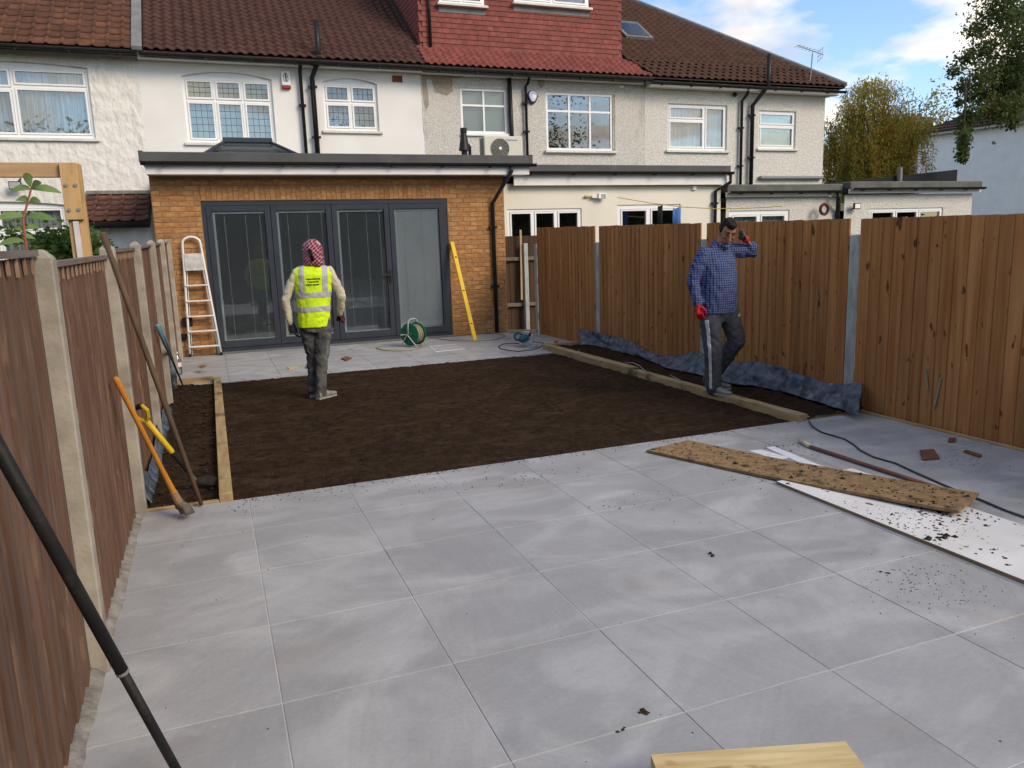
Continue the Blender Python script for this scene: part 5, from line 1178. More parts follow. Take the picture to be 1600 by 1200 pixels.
tag(MB().tube([bl((-.17, -.02, .1))]+onground([(850, 536), (842, 543), (828, 547), (810, 549), (796, 547.5), (782, 545), (779, 541), (786, 537.5), (800, 536), (812, 537)], .008), .0065, 6).build('power_cable', M('dark_cable', (.03, .015, .015), rough=.5), smooth=True), 'dark power cable looped on the tiles beside the teal saw', 'cable')
c = gp(869, 538); t_ = thing('string_reel', 'small bright pink string line reel on the patio corner', 'reel', (c.x, c.y, 0)); m_pk = M('hot_pink', (.75, .06, .10), rough=.5)
MB().rings([(c.x, c.y, .001, .05, .035), (c.x, c.y, .018, .05, .035)], 14).build('flange', m_pk, t_); MB().rings([(c.x, c.y, .0185, .035, .025), (c.x, c.y, .04, .035, .025)], 14).build('line_winding', m_pk, t_); MB().rings([(c.x, c.y, .0405, .05, .035), (c.x, c.y, .05, .05, .035)], 14).build('flange', m_pk, t_)
# recessed tray cover
q4 = [gp(671, 541.5), gp(709, 538.5), gp(726, 545.5), gp(681, 550)]; t_ = thing('drain_cover', 'square recessed drain cover with pale mortar splashes in the far patio', 'drain cover', (q4[0]+q4[2])/2)
MB().prism([Vector((p.x, p.y, .002)) for p in q4], (0, 0, .002)).build('tray', M('splashed_tray', (.42, .44, .44), (.30, .32, .32), rough=.6, ns=9), t_)
q = MB()
for i in range(4): q.bar(q4[i]+Vector((0, 0, .004)), q4[(i+1) % 4]+Vector((0, 0, .004)), .012, .006)
q.build('rim', m_alu, t_)
# offcuts and scraps
def slab(name, quad, z0, th, mat, lab, cat):
    p = [gp(u, v) for u, v in quad]; o = MB().prism([Vector((a.x, a.y, z0)) for a in p], (0, 0, th)).build(name, mat, bevel=.001); return tag(o, lab, cat)
m_off = M('red_brown_offcut', (.20, .085, .045), (.14, .06, .035), rough=.75, ns=12, bump=.3)
slab('tile_offcut', [(533, 561.5), (541, 558.5), (550, 561), (541, 564.5)], .001, .02, m_off, 'red-brown tile offcut on the far patio near the worker', 'offcut')
slab('wood_chip', [(448, 574.5), (461, 573), (466, 575), (452, 577)], .001, .008, M('pale_chip', (.5, .38, .2), ns=8), 'pale wood chip lying on the far patio behind the worker', 'scrap')
slab('stone_chip', [(478, 573), (487, 572), (489, 575.5), (479, 576.5)], .001, .02, M('grey_chip', (.12, .10, .09), ns=8), 'small dark stone chip on the far patio behind the worker', 'scrap')
slab('tile_offcut', [(1437, 706), (1459, 704), (1468, 718), (1441, 720)], .001, .014, m_off, 'large red-brown wood offcut on the dusty side paving', 'offcut')
slab('tile_offcut', [(1483, 686), (1494, 686), (1492, 692), (1481, 692)], .001, .012, m_off, 'small square brown offcut close to the close-board fence', 'offcut')
slab('tile_offcut', [(1505, 707), (1510, 705.5), (1534, 713), (1530, 716)], .001, .014, m_off, 'narrow brown offcut strip on the dusty side paving', 'offcut')
slab('dead_leaf', [(310, 582), (318, 579), (324, 581), (316, 585)], .078, .006, M('dry_leaf', (.22, .11, .06), ns=20), 'curled brown dead leaf on the corner of the left bed edging', 'leaf')
# boards on the patio
m_osb = M('muddy_chipboard', (.30, .195, .10), (.20, .125, .062), rough=.9, ns=20, nd=6, c3=(.055, .034, .022), s3=6.5, lo3=.55, hi3=.70, st3=(1.3, 1.0, 1), bump=.5, bs=60)
q = MB(); L0, L1, R1, R0 = gp(1010, 703, .022), gp(1075, 687.5, .022), gp(1530, 771, .06), gp(1497, 799, .06); n = 14; vs = []
for i in range(n+1):
    t = i/n; z = .004+.042*max(0, (t-.35)/.65)**1.3; a, b = L0.lerp(R0, t), L1.lerp(R1, t)
    vs += [(a.x, a.y, z), (b.x, b.y, z), (b.x, b.y, z+.018), (a.x, a.y, z+.018)]
q.v = vs; q.f = [(4*i+k, 4*i+(k+1) % 4, 4*i+4+(k+1) % 4, 4*i+4+k) for i in range(n) for k in range(4)]+[(3, 2, 1, 0), (4*n, 4*n+1, 4*n+2, 4*n+3)]
tag(q.build('chipboard_sheet', m_osb), 'muddy brown chipboard plank lying across the white laminated board', 'board')
wb = thing('laminated_board', 'white laminated board spattered with soil lying on the patio', 'board', (3.6, 2.6, 0))
MB().prism([(3.315, .9, .001), (3.95, .9, .001), (3.95, 3.87, .001), (3.315, 3.87, .001)], (0, 0, .016)).build('core', M('board_edge', (.30, .19, .10), (.24, .15, .08), ns=9), wb)
MB().prism([(3.315, .9, .0172), (3.95, .9, .0172), (3.95, 3.87, .0172), (3.315, 3.87, .0172)], (0, 0, .0015)).build('white_face', M('soiled_white_laminate', (.74, .74, .73), (.66, .65, .63), rough=.4, ns=3, c3=(.05, .033, .024), s3=16, lo3=.665, hi3=.70, st3=(1.4, .8, 1)), wb)
pts = []
for (u, v, s, n) in ((1465, 842, .02, 12), (1440, 820, .009, 40), (1475, 808, .012, 40), (1335, 795, .005, 40), (1400, 822, .006, 30), (1550, 862, .012, 8), (1520, 800, .009, 30), (1500, 830, .004, 50), (1400, 800, .004, 60)):
    c = gp(u, v, .019)
    for k in range(n):
        x, y = c.x+random.gauss(0, .05 if n < 15 else .09), c.y+random.gauss(0, .04 if n < 15 else .09)
        if 3.33 < x < 3.94: pts.append((x, y, .0195, s*random.uniform(.4, 1.2)))
clods('soil_crumbs', pts, m_clod, 'dark soil clods spilled on the white laminated board', 'soil')
pts = []
for _ in range(260):
    t = random.random(); s = random.random(); a, b = L0.lerp(R0, t), L1.lerp(R1, t); p = a.lerp(b, .04+.92*s); pts.append((p.x, p.y, .024+.042*max(0, (t-.35)/.65)**1.3, random.uniform(.003, .011)*(1+(random.random() < .05)*1.5)))
clods('soil_crumbs', pts, m_clod, 'crumbs of soil stuck over the muddy chipboard plank', 'soil')
m_pap = M('printed_paper', (.74, .75, .77), (.5, .52, .56), rough=.8, ns=40, st=(.4, 4, 1), lo=.5, hi=.6)
slab('paper_sheet', [(1197, 700), (1210, 698), (1290, 731), (1275, 735)], .002, .002, m_pap, 'narrow white printed paper strip beside the chipboard plank', 'paper')
slab('paper_sheet', [(1170, 705), (1190, 703), (1235, 716), (1215, 719)], .002, .002, m_pap, 'crumpled white paper tucked against the chipboard plank', 'paper')
# broom handle, cable
t_ = thing('wooden_handle', 'red-brown wooden handle with pale tip lying on the side paving', 'handle', gp(1350, 722))
a, b = gp(1266, 698, .016), gp(1495, 772, .016); MB().tube([a, a.lerp(b, .5), b], .014, 9).build('shaft', M('red_wood', (.16, .075, .05), (.2, .1, .07), rough=.7, ns=6), t_, smooth=True)
a2 = gp(1248, 688, .018); MB().tube([a2, a2.lerp(a, .5)+Vector((0, 0, .004)), a+Vector((0, 0, .001))], [.013, .019, .016], 8).build('tip', M('cream_tip', (.55, .50, .34), (.45, .4, .25), ns=20), t_, smooth=True)
tag(MB().tube(onground([(1264, 658), (1270, 667), (1283, 675), (1303, 681), (1320, 686), (1333, 694), (1345, 704), (1365, 714), (1400, 724), (1430, 738), (1480, 760), (1530, 780), (1570, 797), (1612, 812)], .008), .0065, 6).build('power_cable', M('grey_cable', (.05, .052, .055), rough=.5), smooth=True), 'long dark grey cable snaking over the dusty side paving', 'cable')
# timber at the near edge
a, b = gp(1017, 1179, .10), gp(1321, 1158, .10); dx_ = (b-a).normalized(); nn = Vector((dx_.y, -dx_.x, 0)); 
Lt_ = (b-a).length; mb = MB().box(0, Lt_, -.14, 0, -.099, 0); me_ = mb.mesh('timber_block')
tag(link('timber_block', me_, M('fresh_pine', (.50, .36, .16), (.68, .55, .30), rough=.75, ns=3, nd=7, st=(1, 14, 14), c3=(.24, .12, .05), s3=9, lo3=.62, hi3=.74, st3=(.7, 1.8, 1), bump=.3, bs=30), None, a, (0, 0, math.atan2(dx_.y, dx_.x))), 'fresh pale pine timber length lying on the near patio tiles', 'timber')
# membranes
m_mem = M('blue_grey_membrane', (.035, .050, .072), (.125, .15, .18), rough=.5, ns=9, nd=7, lo=.36, hi=.66, c3=(.24, .26, .28), s3=13, lo3=.57, hi3=.78, bump=1., bs=16, bd=.03)
TP = [(905, 513), (930, 519), (960, 526), (985, 533), (1010, 548), (1035, 556), (1062, 556), (1090, 548), (1115, 563), (1150, 566), (1180, 565), (1215, 571), (1250, 585), (1290, 598), (1320, 601), (1347, 597)]
BT = [(905, 538), (930, 540), (960, 548), (985, 553), (1010, 562), (1035, 572), (1062, 580), (1090, 585), (1115, 592), (1150, 600), (1180, 604), (1215, 610), (1250, 620), (1290, 632), (1320, 642), (1343, 650)]
q = MB(); m_ = 14; nn_ = 0
for i in range(len(TP)-1):
    for s in range(12):
        f_ = s/12; u = TP[i][0]+(TP[i+1][0]-TP[i][0])*f_; v = TP[i][1]+(TP[i+1][1]-TP[i][1])*f_; ub = BT[i][0]+(BT[i+1][0]-BT[i][0])*f_; vb = BT[i][1]+(BT[i+1][1]-BT[i][1])*f_
        a = px(u, v, 5.345); b = gp(ub, vb, .05); b.x = min(b.x, 5.3)
        for k in range(m_+1):
            t = k/m_; p = a.lerp(b, t); p.x += .035*math.sin(t*math.pi)*nz(a.y*2, t, 1, 1.5)*2; p.x += .028*nz(a.y, p.z, 3, 6)+.03*(abs(nz(a.y, p.z*1.6, 9, 7))-.15)+.02*(abs(nz(a.y+p.z, p.z, 4, 13))-.15); p.z += .015*nz(a.y, t, 8, 5); p.x = min(p.x, 5.372)
            q.v.append(tuple(p))
        nn_ += 1
q.f = [(i*(m_+1)+k, i*(m_+1)+k+1, (i+1)*(m_+1)+k+1, (i+1)*(m_+1)+k) for i in range(nn_-1) for k in range(m_)]
me = evalmesh(q.mesh('mm', True), [('SUBSURF', dict(levels=1)), ('SOLIDIFY', dict(thickness=.002))], 'damp_membrane'); o = link('damp_membrane', me, m_mem); tag(o, 'crumpled blue-grey plastic membrane lining the bed along the close-board fence', 'membrane')
q = MB(); nn_ = 0
for i in range(60):
    y = 5.3+i*.055; zt = .13+.10*nz(y, 2, 1, .9)+.05*nz(y, 0, 4, 3)
    for k in range(5): t = k/4; q.v.append((-.545+.05*t*t+.012*nz(y, t, 2, 4), y, zt*(1-t)+.02*t))
    nn_ += 1
q.f = [(i*5+k, i*5+k+1, (i+1)*5+k+1, (i+1)*5+k) for i in range(nn_-1) for k in range(4)]
tag(link('damp_membrane', evalmesh(q.mesh('m2', True), [('SOLIDIFY', dict(thickness=.002))], 'damp_membrane'), m_mem), 'blue-grey plastic membrane along the foot of the worn fence', 'membrane')
r0_ = gp(254, 600, .02); tag(MB().tube([(-.52, 9.75, .05), (-.525, 9.78, .25), (-.53, 9.80, .42)], [.035, .045, .03], 9).build('rolled_membrane', m_mem, smooth=True), 'dark rolled end of plastic membrane propped against the worn fence', 'membrane')
m_wire = M('thin_grey_wire', (.32, .32, .31), rough=.5)
for (pp, lab) in (([(905, 545), (903, 552), (912, 557), (925, 560), (938, 564)], 'thin grey wire loop lying at the far end of the membrane bed'), ([(975, 567), (990, 567), (1000, 572), (1006, 578), (1015, 583)], 'thin grey wire lying midway along the membrane bed'), ([(1047, 586), (1055, 590), (1064, 595), (1070, 600)], 'thin grey wire lying on soil beside the man in the checked shirt')):
    tag(MB().tube(onground(pp, .075), .005, 5).build('loose_wire', m_wire, smooth=True), lab, 'wire')
rf_ = bpy.data.objects['close_board_fence']
for (u0, v0, u1, v1) in ((1446, 578, 1450, 612), (1470, 590, 1463, 622), (1463, 622, 1458, 640)):
    a, b = px(u0, v0, 5.379), px(u1, v1, 5.379); MB().bar(a, b, .016, .002, up=(1, 0, 0)).build('scuff_mark', m_scuff, rf_)
# ================= PEOPLE =================
def limb(mb, pts, rad, n=10):
    """tube with rounded ends"""
    mb.tube(pts, rad, n); 
    for p, r in ((pts[0], rad[0]), (pts[-1], rad[-1])):
        r = r if not hasattr(r, '__len__') else min(r); mb.ell(p, (r*.97,)*3, 8, 6)
    return mb
def put(o_me, name, mat, parent, T):
    o_me.transform(T); return link(name, o_me, mat, parent, WL[parent.name])
def hand(T, curl, s=1., mirror=1):
    """glove/hand in local space: wrist at origin, fingers along -z, palm facing y"""
    mb = MB(); mb.tube([(0, 0, .02), (0, 0, -.02), (0, 0, -.06), (0, 0, -.085)], [(.026, .02), (.032, .019), (.040, .018), (.038, .015)], 10)
    for k, (x, L_) in enumerate(((-.029, .062), (-.0095, .074), (.0095, .070), (.028, .054))):
        p = Vector((x, 0, -.078)); pts = [p]; a = 0
        for seg in (.42, .33, .25): a += curl; p = p+Vector((0, math.sin(a), -math.cos(a)))*L_*seg; pts.append(p)
        limb(mb, pts, [.0098, .0092, .0085, .0075], 8)
    limb(mb, [Vector((mirror*-.028, .004, -.025)), Vector((mirror*-.050, .014, -.05)), Vector((mirror*-.050, .024, -.078)), Vector((mirror*-.044, .030, -.095))], [.013, .0115, .010, .0085], 8)
    me = skinmesh(mb, .0045, 'hand', 3); me.transform(T @ Matrix.Scale(s, 4)); return me
def shoe(mb, heel, d, L_=.27, h=.075):
    d = Vector(d).normalized(); c = Vector(heel)
    prof = [(0, .034, .075, .0), (.05, .038, .085, 0), (.11, .038, .075, 0), (.17, .044, .055, 0), (.23, .042, .042, 0), (L_, .026, .03, .004)]
    s = Vector((-d.y, d.x, 0)); n = 10; o = len(mb.v)
    for (t, w_, hh, zz) in prof:
        for j in range(n):
            a = 2*math.pi*j/n; x = math.cos(a)*w_; z = (math.sin(a)*.5+.5)*hh; z = max(0, z)
            if math.sin(a) < -.2: z = 0
            mb.v.append(tuple(c+d*t+s*x+Vector((0, 0, z+zz))))
    k = len(prof)
    mb.f += [(o+i*n+j, o+i*n+(j+1) % n, o+(i+1)*n+(j+1) % n, o+(i+1)*n+j) for i in range(k-1) for j in range(n)]+[tuple(o+j for j in reversed(range(n))), tuple(o+(k-1)*n+j for j in range(n))]
def sole(heel, d, L_=.275):
    d = Vector(d).normalized(); s = Vector((-d.y, d.x, 0)); c = Vector(heel)
    pl = [(-.008, -.03), (.05, -.04), (.12, -.037), (.19, -.047), (.25, -.038), (L_+.004, 0), (.25, .038), (.19, .047), (.12, .037), (.05, .04), (-.008, .03)]
    return MB().prism([c+d*a+s*b for a, b in pl], (0, 0, .018))
def bandfaces(me, planes, keep, off, name):
    """cut a garment with planes, keep some faces and lift them off the surface"""
    bm = bmesh.new(); bm.from_mesh(me)
    for co, no in planes: bmesh.ops.bisect_plane(bm, geom=bm.verts[:]+bm.edges[:]+bm.faces[:], plane_co=co, plane_no=no)
    bm.normal_update()
    nv = {v: v.normal.copy() for v in bm.verts}
    bmesh.ops.delete(bm, geom=[f for f in bm.faces if not keep(f.calc_center_median(), f.normal)], context='FACES')
    for v in bm.verts: v.co += nv[v]*off
    r = bpy.data.meshes.new(name); bm.to_mesh(r); bm.free(); r.shade_smooth(); return r
m_skin = M('skin', (.30, .15, .09), (.26, .125, .075), rough=.5, ns=20)
m_denim = M('faded_black_denim', (.115, .115, .108), (.055, .056, .055), rough=.9, ns=9, nd=5, lo=.35, hi=.65, c3=(.20, .195, .18), s3=6, lo3=.58, hi3=.75, st3=(1.2, 1.2, .7), bump=.5, bs=16)
m_cream3 = M('cream_sweater', (.56, .51, .38), (.47, .42, .30), rough=.95, ns=9, c3=(.36, .31, .22), s3=6, lo3=.58, hi3=.76, bump=.4, bs=30)
m_hv = M('hi_vis_yellow', (.60, .80, .015), (.52, .72, .012), rough=.7, ns=5, bump=.35, bs=11)
m_refl = M('reflective_grey', (.42, .42, .43), (.34, .34, .36), rough=.4, ns=9)
m_gl = M('dark_glove', (.018, .018, .022), (.03, .028, .03), rough=.8, ns=20)
m_shoe = M('dusty_trainer', (.26, .255, .22), (.16, .155, .14), rough=.8, ns=14); m_sole = M('shoe_sole', (.30, .29, .26), rough=.8)

# ---- worker in hi-vis, seen from behind ----
p = gp(503, 622, -.01); base = Vector((p.x, p.y, -.012)); T0 = Matrix.Translation(Vector((0, 0, 0)))
T0 = Matrix(((1, 0, .05, -.05), (0, 1, 0, 0), (0, 0, 1, 0), (0, 0, 0, 1)))
wk = thing('person', 'person in yellow hi-vis vest and red checked headscarf standing on raked soil', 'person', base)
fR = Vector((.045, -.02, .085)); fL = Vector((-.05, .13, .085))
kR, kL = Vector((.06, .02, .47)), Vector((-.035, .10, .48)); hR, hL = Vector((.075, 0, .86)), Vector((-.085, .02, .86))
shR, shL = Vector((.175, 0, 1.385)), Vector((-.20, .0, 1.375)); eR, eL = Vector((.292, .015, 1.10)), Vector((-.305, .01, 1.09)); wR, wL = Vector((.268, .14, .905)), Vector((-.262, .06, .845))
hc = Vector((-.008, .045, 1.585))
body = MB()
limb(body, [hR, kR, fR], [.075, .05, .036]); limb(body, [hL, kL, fL], [.075, .05, .036])
body.rings([(-.005, .01, .80, .13, .095), (-.005, .01, .95, .145, .10), (-.01, .01, 1.1, .14, .10), (-.01, .01, 1.3, .165, .105), (-.01, .01, 1.41, .13, .075), (-.01, .015, 1.46, .06, .055), (-.008, .025, 1.53, .055, .058)], 16)
limb(body, [shR+Vector((-.03, 0, -.01)), eR, wR], [.036, .030, .026]); limb(body, [shL+Vector((.03, 0, -.01)), eL, wL], [.036, .030, .026])
body.ell(hc, (.077, .098, .118), 16, 12); body.ell(hc+Vector((0, .1, -.02)), (.014, .02, .02), 8, 6)
put(skinmesh(body, .012, 'body'), 'body', m_skin, wk, T0)
tr_ = MB(); limb(tr_, [hR+Vector((0, 0, .05)), hR+Vector((.01, 0, -.1)), kR, kR.lerp(fR, .5), fR+Vector((.0, 0, -.02))], [.092, .098, .076, .066, .064], 14); limb(tr_, [hL+Vector((0, 0, .05)), hL+Vector((0, .02, -.1)), kL, kL.lerp(fL, .5), fL+Vector((0, 0, -.02))], [.092, .094, .072, .062, .06], 14)
tr_.rings([(-.005, .008, .73, .135, .10), (-.005, .0, .80, .165, .122), (-.005, .008, .90, .165, .118), (-.005, .01, .98, .155, .112)], 18)
put(skinmesh(tr_, .011, 'trousers', 4, .024), 'trousers', m_denim, wk, T0)
sw = MB(); limb(sw, [shR+Vector((-.02, 0, 0)), shR.lerp(eR, .5), eR, eR.lerp(wR, .55), wR], [.058, .056, .050, .045, .039], 12); limb(sw, [shL+Vector((.02, 0, 0)), shL.lerp(eL, .5), eL, eL.lerp(wL, .55), wL], [.058, .056, .050, .045, .039], 12)
sw.rings([(-.008, .01, .84, .15, .11), (-.01, .01, 1.1, .16, .112), (-.01, .01, 1.32, .185, .115), (-.01, .01, 1.42, .14, .085), (-.01, .018, 1.475, .07, .065)], 18)
put(skinmesh(sw, .011, 'sweater', 4, .02), 'sweater', m_cream3, wk, T0)
vs_ = MB(); vs_.rings([(-.008, .008, .79, .178, .138), (-.008, .008, .90, .178, .136), (-.01, .01, 1.08, .182, .132), (-.012, .01, 1.25, .208, .132), (-.012, .01, 1.36, .232, .125), (-.012, .012, 1.42, .20, .10), (-.012, .02, 1.462, .10, .078)], 26)
vm = skinmesh(vs_, .011, 'hi_vis_vest', 5, .018); 
vb = vm.copy()
planes = [((0, 0, z), (0, 0, 1)) for z in (.965, 1.02, 1.115, 1.17)]+[((x, 0, 0), (1, 0, 0)) for x in (-.155, -.10, .085, .14)]
def keepb(c, n): return .965 < c.z < 1.02 or 1.115 < c.z < 1.17 or (c.z > 1.17 and (-.155 < c.x < -.10 or .085 < c.x < .14))
bm_ = bandfaces(vm, planes, keepb, .0035, 'reflective_tape')
put(vm, 'hi_vis_vest', m_hv, wk, T0); put(bm_, 'reflective_tape', m_refl, bpy.data.objects['hi_vis_vest'], T0)
bv = BVHTree.FromPolygons([v.co.copy() for v in vb.vertices], [tuple(f.vertices) for f in vb.polygons])
q = MB(); rg = random.Random(4)
for (z, x0, x1) in ((1.305, -.088, .062), (1.275, -.07, .045), (1.245, -.088, .058)):   # three lines of small unreadable print
    x = x0
    while x < x1:
        w_ = rg.uniform(.005, .010)
        if rg.random() > .12:
            def sp(xx, zz):
                h_ = bv.ray_cast(Vector((xx, -1, zz)), Vector((0, 1, 0)))[0]; return (xx, h_.y-.003, zz)
            hh = .0165; q.add([sp(x, z), sp(x+w_*.8, z), sp(x+w_*.8, z+hh*rg.uniform(.75, 1)), sp(x, z+hh)], [(0, 1, 2, 3)])
        x += w_
put(q.mesh('back_print'), 'back_print', M('dark_green_print', (.05, .08, .01), rough=.8), bpy.data.objects['hi_vis_vest'], T0)
m_kef = M('red_check_scarf', (.30, .03, .05), rough=.9)
def checks(m, a, b, s, w_, tilt=0.):
    t = m.node_tree; L = t.links.new; bs = t.nodes['Principled BSDF']; tc = N(t, 'ShaderNodeTexCoord'); mp = N(t, 'ShaderNodeMapping'); mp.inputs['Rotation'].default_value = (0, tilt, .35 if tilt else 0); L(tc.outputs['Object'], mp.inputs[0]); sp = N(t, 'ShaderNodeSeparateXYZ'); L(mp.outputs[0], sp.inputs[0]); fs = []
    for ax_, sc in ((0, s), (2, s*1.05)):
        k = N(t, 'ShaderNodeMath', operation='MULTIPLY'); k.inputs[1].default_value = sc; L(sp.outputs[ax_], k.inputs[0])
        fr_ = N(t, 'ShaderNodeMath', operation='FRACT'); L(k.outputs[0], fr_.inputs[0]); c_ = N(t, 'ShaderNodeMath', operation='LESS_THAN'); c_.inputs[1].default_value = w_; L(fr_.outputs[0], c_.inputs[0]); fs.append(c_.outputs[0])
    mx = N(t, 'ShaderNodeMath', operation='MAXIMUM'); L(fs[0], mx.inputs[0]); L(fs[1], mx.inputs[1]); x = N(t, 'ShaderNodeMix', data_type='RGBA'); L(mx.outputs[0], x.inputs[0]); x.inputs[6].default_value = (*a, 1); x.inputs[7].default_value = (*b, 1); L(x.outputs[2], bs.inputs['Base Color'])
checks(m_kef, (.17, .02, .035), (.40, .30, .31), 34, .15, .7)
sc = MB(); sc.ell(hc+Vector((0, -.008, .03)), (.112, .125, .122), 16, 12); sc.rings([(-.0, -.01, 1.45, .11, .085), (-.0, -.005, 1.5, .115, .10), (-.003, .005, 1.56, .113, .115), (-.005, .01, 1.62, .11, .118)], 16); sc.ell((-.035, -.10, 1.62), (.035, .03, .045), 10, 8); sc.ell((.05, -.06, 1.48), (.05, .05, .05), 10, 8)
put(skinmesh(sc, .009, 'headscarf', 4, .02), 'headscarf', m_kef, wk, T0)
q = MB(); q.tube([(-.05, -.085, 1.655), (-.035, -.107, 1.62), (-.02, -.108, 1.56), (-.005, -.092, 1.51)], [(.016, .02), (.022, .02), (.014, .016), (.026, .02)], 10); put(q.mesh('hair', True), 'hair', M('black_hair', (.008, .007, .006), rough=.7), wk, T0)
Th = Matrix.Translation(wL+Vector((.012, .008, -.015))) @ Matrix.Rotation(-.25, 4, 'Y') @ Matrix.Rotation(-.2, 4, 'X') @ Matrix.Rotation(-1.57, 4, 'Z'); put(hand(Th, .35, 1.15), 'glove', m_gl, wk, T0)
Th = Matrix.Translation(wR+Vector((0, .012, -.012))) @ Matrix.Rotation(.9, 4, 'X') @ Matrix.Rotation(-1.2, 4, 'Z'); put(hand(Th, .7, 1.1, -1), 'glove', M('maroon_glove', (.10, .02, .025), (.02, .015, .015), ns=14), wk, T0)
q = MB(); shoe(q, (fR.x-.035, fR.y-.04, .016), (.72, .7, 0)); put(skinmesh(q, .007, 'shoe', 3), 'shoe', m_shoe, wk, T0); put(sole((fR.x-.035, fR.y-.04, .0), (.72, .7, 0)).mesh('sole'), 'sole', m_sole, bpy.data.objects['shoe'], T0)
q = MB(); shoe(q, (fL.x, fL.y-.04, .016), (.3, 1, 0)); put(skinmesh(q, .007, 'shoe', 3), 'shoe', m_shoe, wk, T0); put(sole((fL.x, fL.y-.04, .0), (.3, 1, 0)).mesh('sole'), 'sole', m_sole, bpy.data.objects['shoe.001'], T0)
wk.rotation_euler.z = -.12

# ---- man in checked shirt, facing the viewer ----
T0 = Matrix.Identity(4); p = gp(1121, 613, .055); base = Vector((p.x, p.y, .045))
mn_ = thing('person', 'person in blue checked shirt and grey tracksuit trousers with hand raised to ear', 'person', base)
fA, fB = Vector((-.05, 0, .085)), Vector((.085, .26, .10)); kA, kB = Vector((-.085, -.03, .47)), Vector((.205, -.02, .52)); hA, hB = Vector((-.085, 0, .86)), Vector((.095, 0, .87))
sA, sB = Vector((-.205, .0, 1.40)), Vector((.14, .01, 1.425)); eA, eB = Vector((-.285, .03, 1.14)), Vector((.385, -.05, 1.40)); wA, wB = Vector((-.265, -.03, .90)), Vector((.222, -.105, 1.525))
hc = Vector((.028, -.075, 1.60)); HR = Matrix.Translation(hc) @ Matrix.Rotation(.56, 4, 'X') @ Matrix.Rotation(-.25, 4, 'Z')   # bent down, turned aside
body = MB(); limb(body, [hA, kA, fA], [.075, .05, .036]); limb(body, [hB, kB, fB], [.075, .05, .036])
body.rings([(0, .01, .80, .14, .10), (0, .01, .95, .15, .105), (-.01, .01, 1.1, .145, .105), (-.02, .01, 1.3, .165, .105), (-.02, .005, 1.42, .12, .075), (-.008, -.012, 1.48, .06, .058), (.018, -.04, 1.55, .056, .06)], 16)
limb(body, [sA+Vector((.03, 0, -.01)), eA, wA], [.04, .032, .026]); limb(body, [sB+Vector((-.03, 0, -.01)), eB, wB], [.04, .036, .027])
hd = MB(); hd.ell((0, 0, .015), (.074, .092, .108), 18, 14); hd.ell((0, -.03, -.06), (.056, .06, .058), 14, 10); hd.ell((0, -.05, -.095), (.03, .026, .02), 10, 8)   # skull, jaw, chin
hd.tube([(0, -.088, .02), (0, -.108, -.012), (0, -.118, -.03), (0, -.100, -.038)], [.010, .014, .017, .012], 8)      # nose
for s in (-1, 1): hd.ell((s*.016, -.10, -.032), (.010, .010, .008), 8, 6); hd.ell((s*.032, -.080, .034), (.024, .013, .008), 8, 6); hd.ell((s*.042, -.068, -.02), (.02, .02, .018), 8, 6); hd.ell((s*.075, .005, -.005), (.010, .022, .032), 8, 8)
hd.ell((0, -.088, -.062), (.024, .010, .006), 8, 6); hd.ell((0, -.085, -.072), (.02, .010, .006), 8, 6)
hd.xf(HR); body.v += []; o_ = len(body.v); body.add(hd.v, hd.f)
put(skinmesh(body, .0075, 'body', 3), 'body', m_skin, mn_, T0)
q = MB()
for s in (-1, 1): q.ell((s*.030, -.084, .012), (.014, .008, .006), 8, 6)
q.xf(HR); put(q.mesh('eye', True), 'eyes', M('closed_eye', (.06, .03, .02), rough=.5), mn_, T0)
q = MB()
for s in (-1, 1): q.tube([(s*.012, -.096, .036), (s*.032, -.091, .044), (s*.055, -.075, .036)], .0045, 6)
q.xf(HR); put(q.mesh('brow', True), 'eyebrows', MATS['black_hair'], mn_, T0)
q = MB().tube([(-.022, -.098, -.066), (0, -.102, -.065), (.022, -.098, -.066)], .0035, 6); q.xf(HR); put(q.mesh('mouth', True), 'mouth', M('lip', (.2, .07, .06), rough=.5), mn_, T0)
q = MB(); q.ell((0, .022, .042), (.084, .092, .098), 18, 14); q.ell((0, -.03, .09), (.066, .056, .045), 14, 10); q.ell((-.02, -.045, .105), (.04, .04, .03), 10, 8); q.ell((.072, -.005, .02), (.014, .03, .045), 10, 8); q.ell((-.072, -.005, .02), (.014, .03, .045), 10, 8)
q.xf(HR); put(skinmesh(q, .008, 'hair', 2, .022), 'hair', MATS['black_hair'], mn_, T0)
m_trk = M('grey_tracksuit', (.060, .062, .070), (.078, .080, .088), rough=.8, ns=4, bump=.35, bs=9)
tr_ = MB(); limb(tr_, [hA+Vector((0, 0, .05)), hA+Vector((-.01, 0, -.12)), kA, kA.lerp(fA, .5), fA+Vector((0, 0, -.03))], [.100, .112, .096, .088, .085], 14); limb(tr_, [hB+Vector((0, 0, .05)), hB+Vector((.03, 0, -.1)), kB, kB.lerp(fB, .5), fB+Vector((0, -.01, .0))], [.100, .112, .098, .09, .084], 14)
tr_.rings([(0, .008, .72, .12, .10), (0, .0, .80, .175, .125), (0, .008, .90, .172, .12), (0, .01, .98, .16, .115)], 18)
tm = skinmesh(tr_, .011, 'trousers', 4, .024); tbv = BVHTree.FromPolygons([v.co.copy() for v in tm.vertices], [tuple(f.vertices) for f in tm.polygons])
put(tm, 'trousers', m_trk, mn_, T0); tro = bpy.data.objects['trousers.001']
m_wht = M('white_stripe', (.62, .62, .64), rough=.7)
q = MB(); axis = [hA+Vector((-.01, 0, -.10)), kA, fA+Vector((0, 0, -.02))]
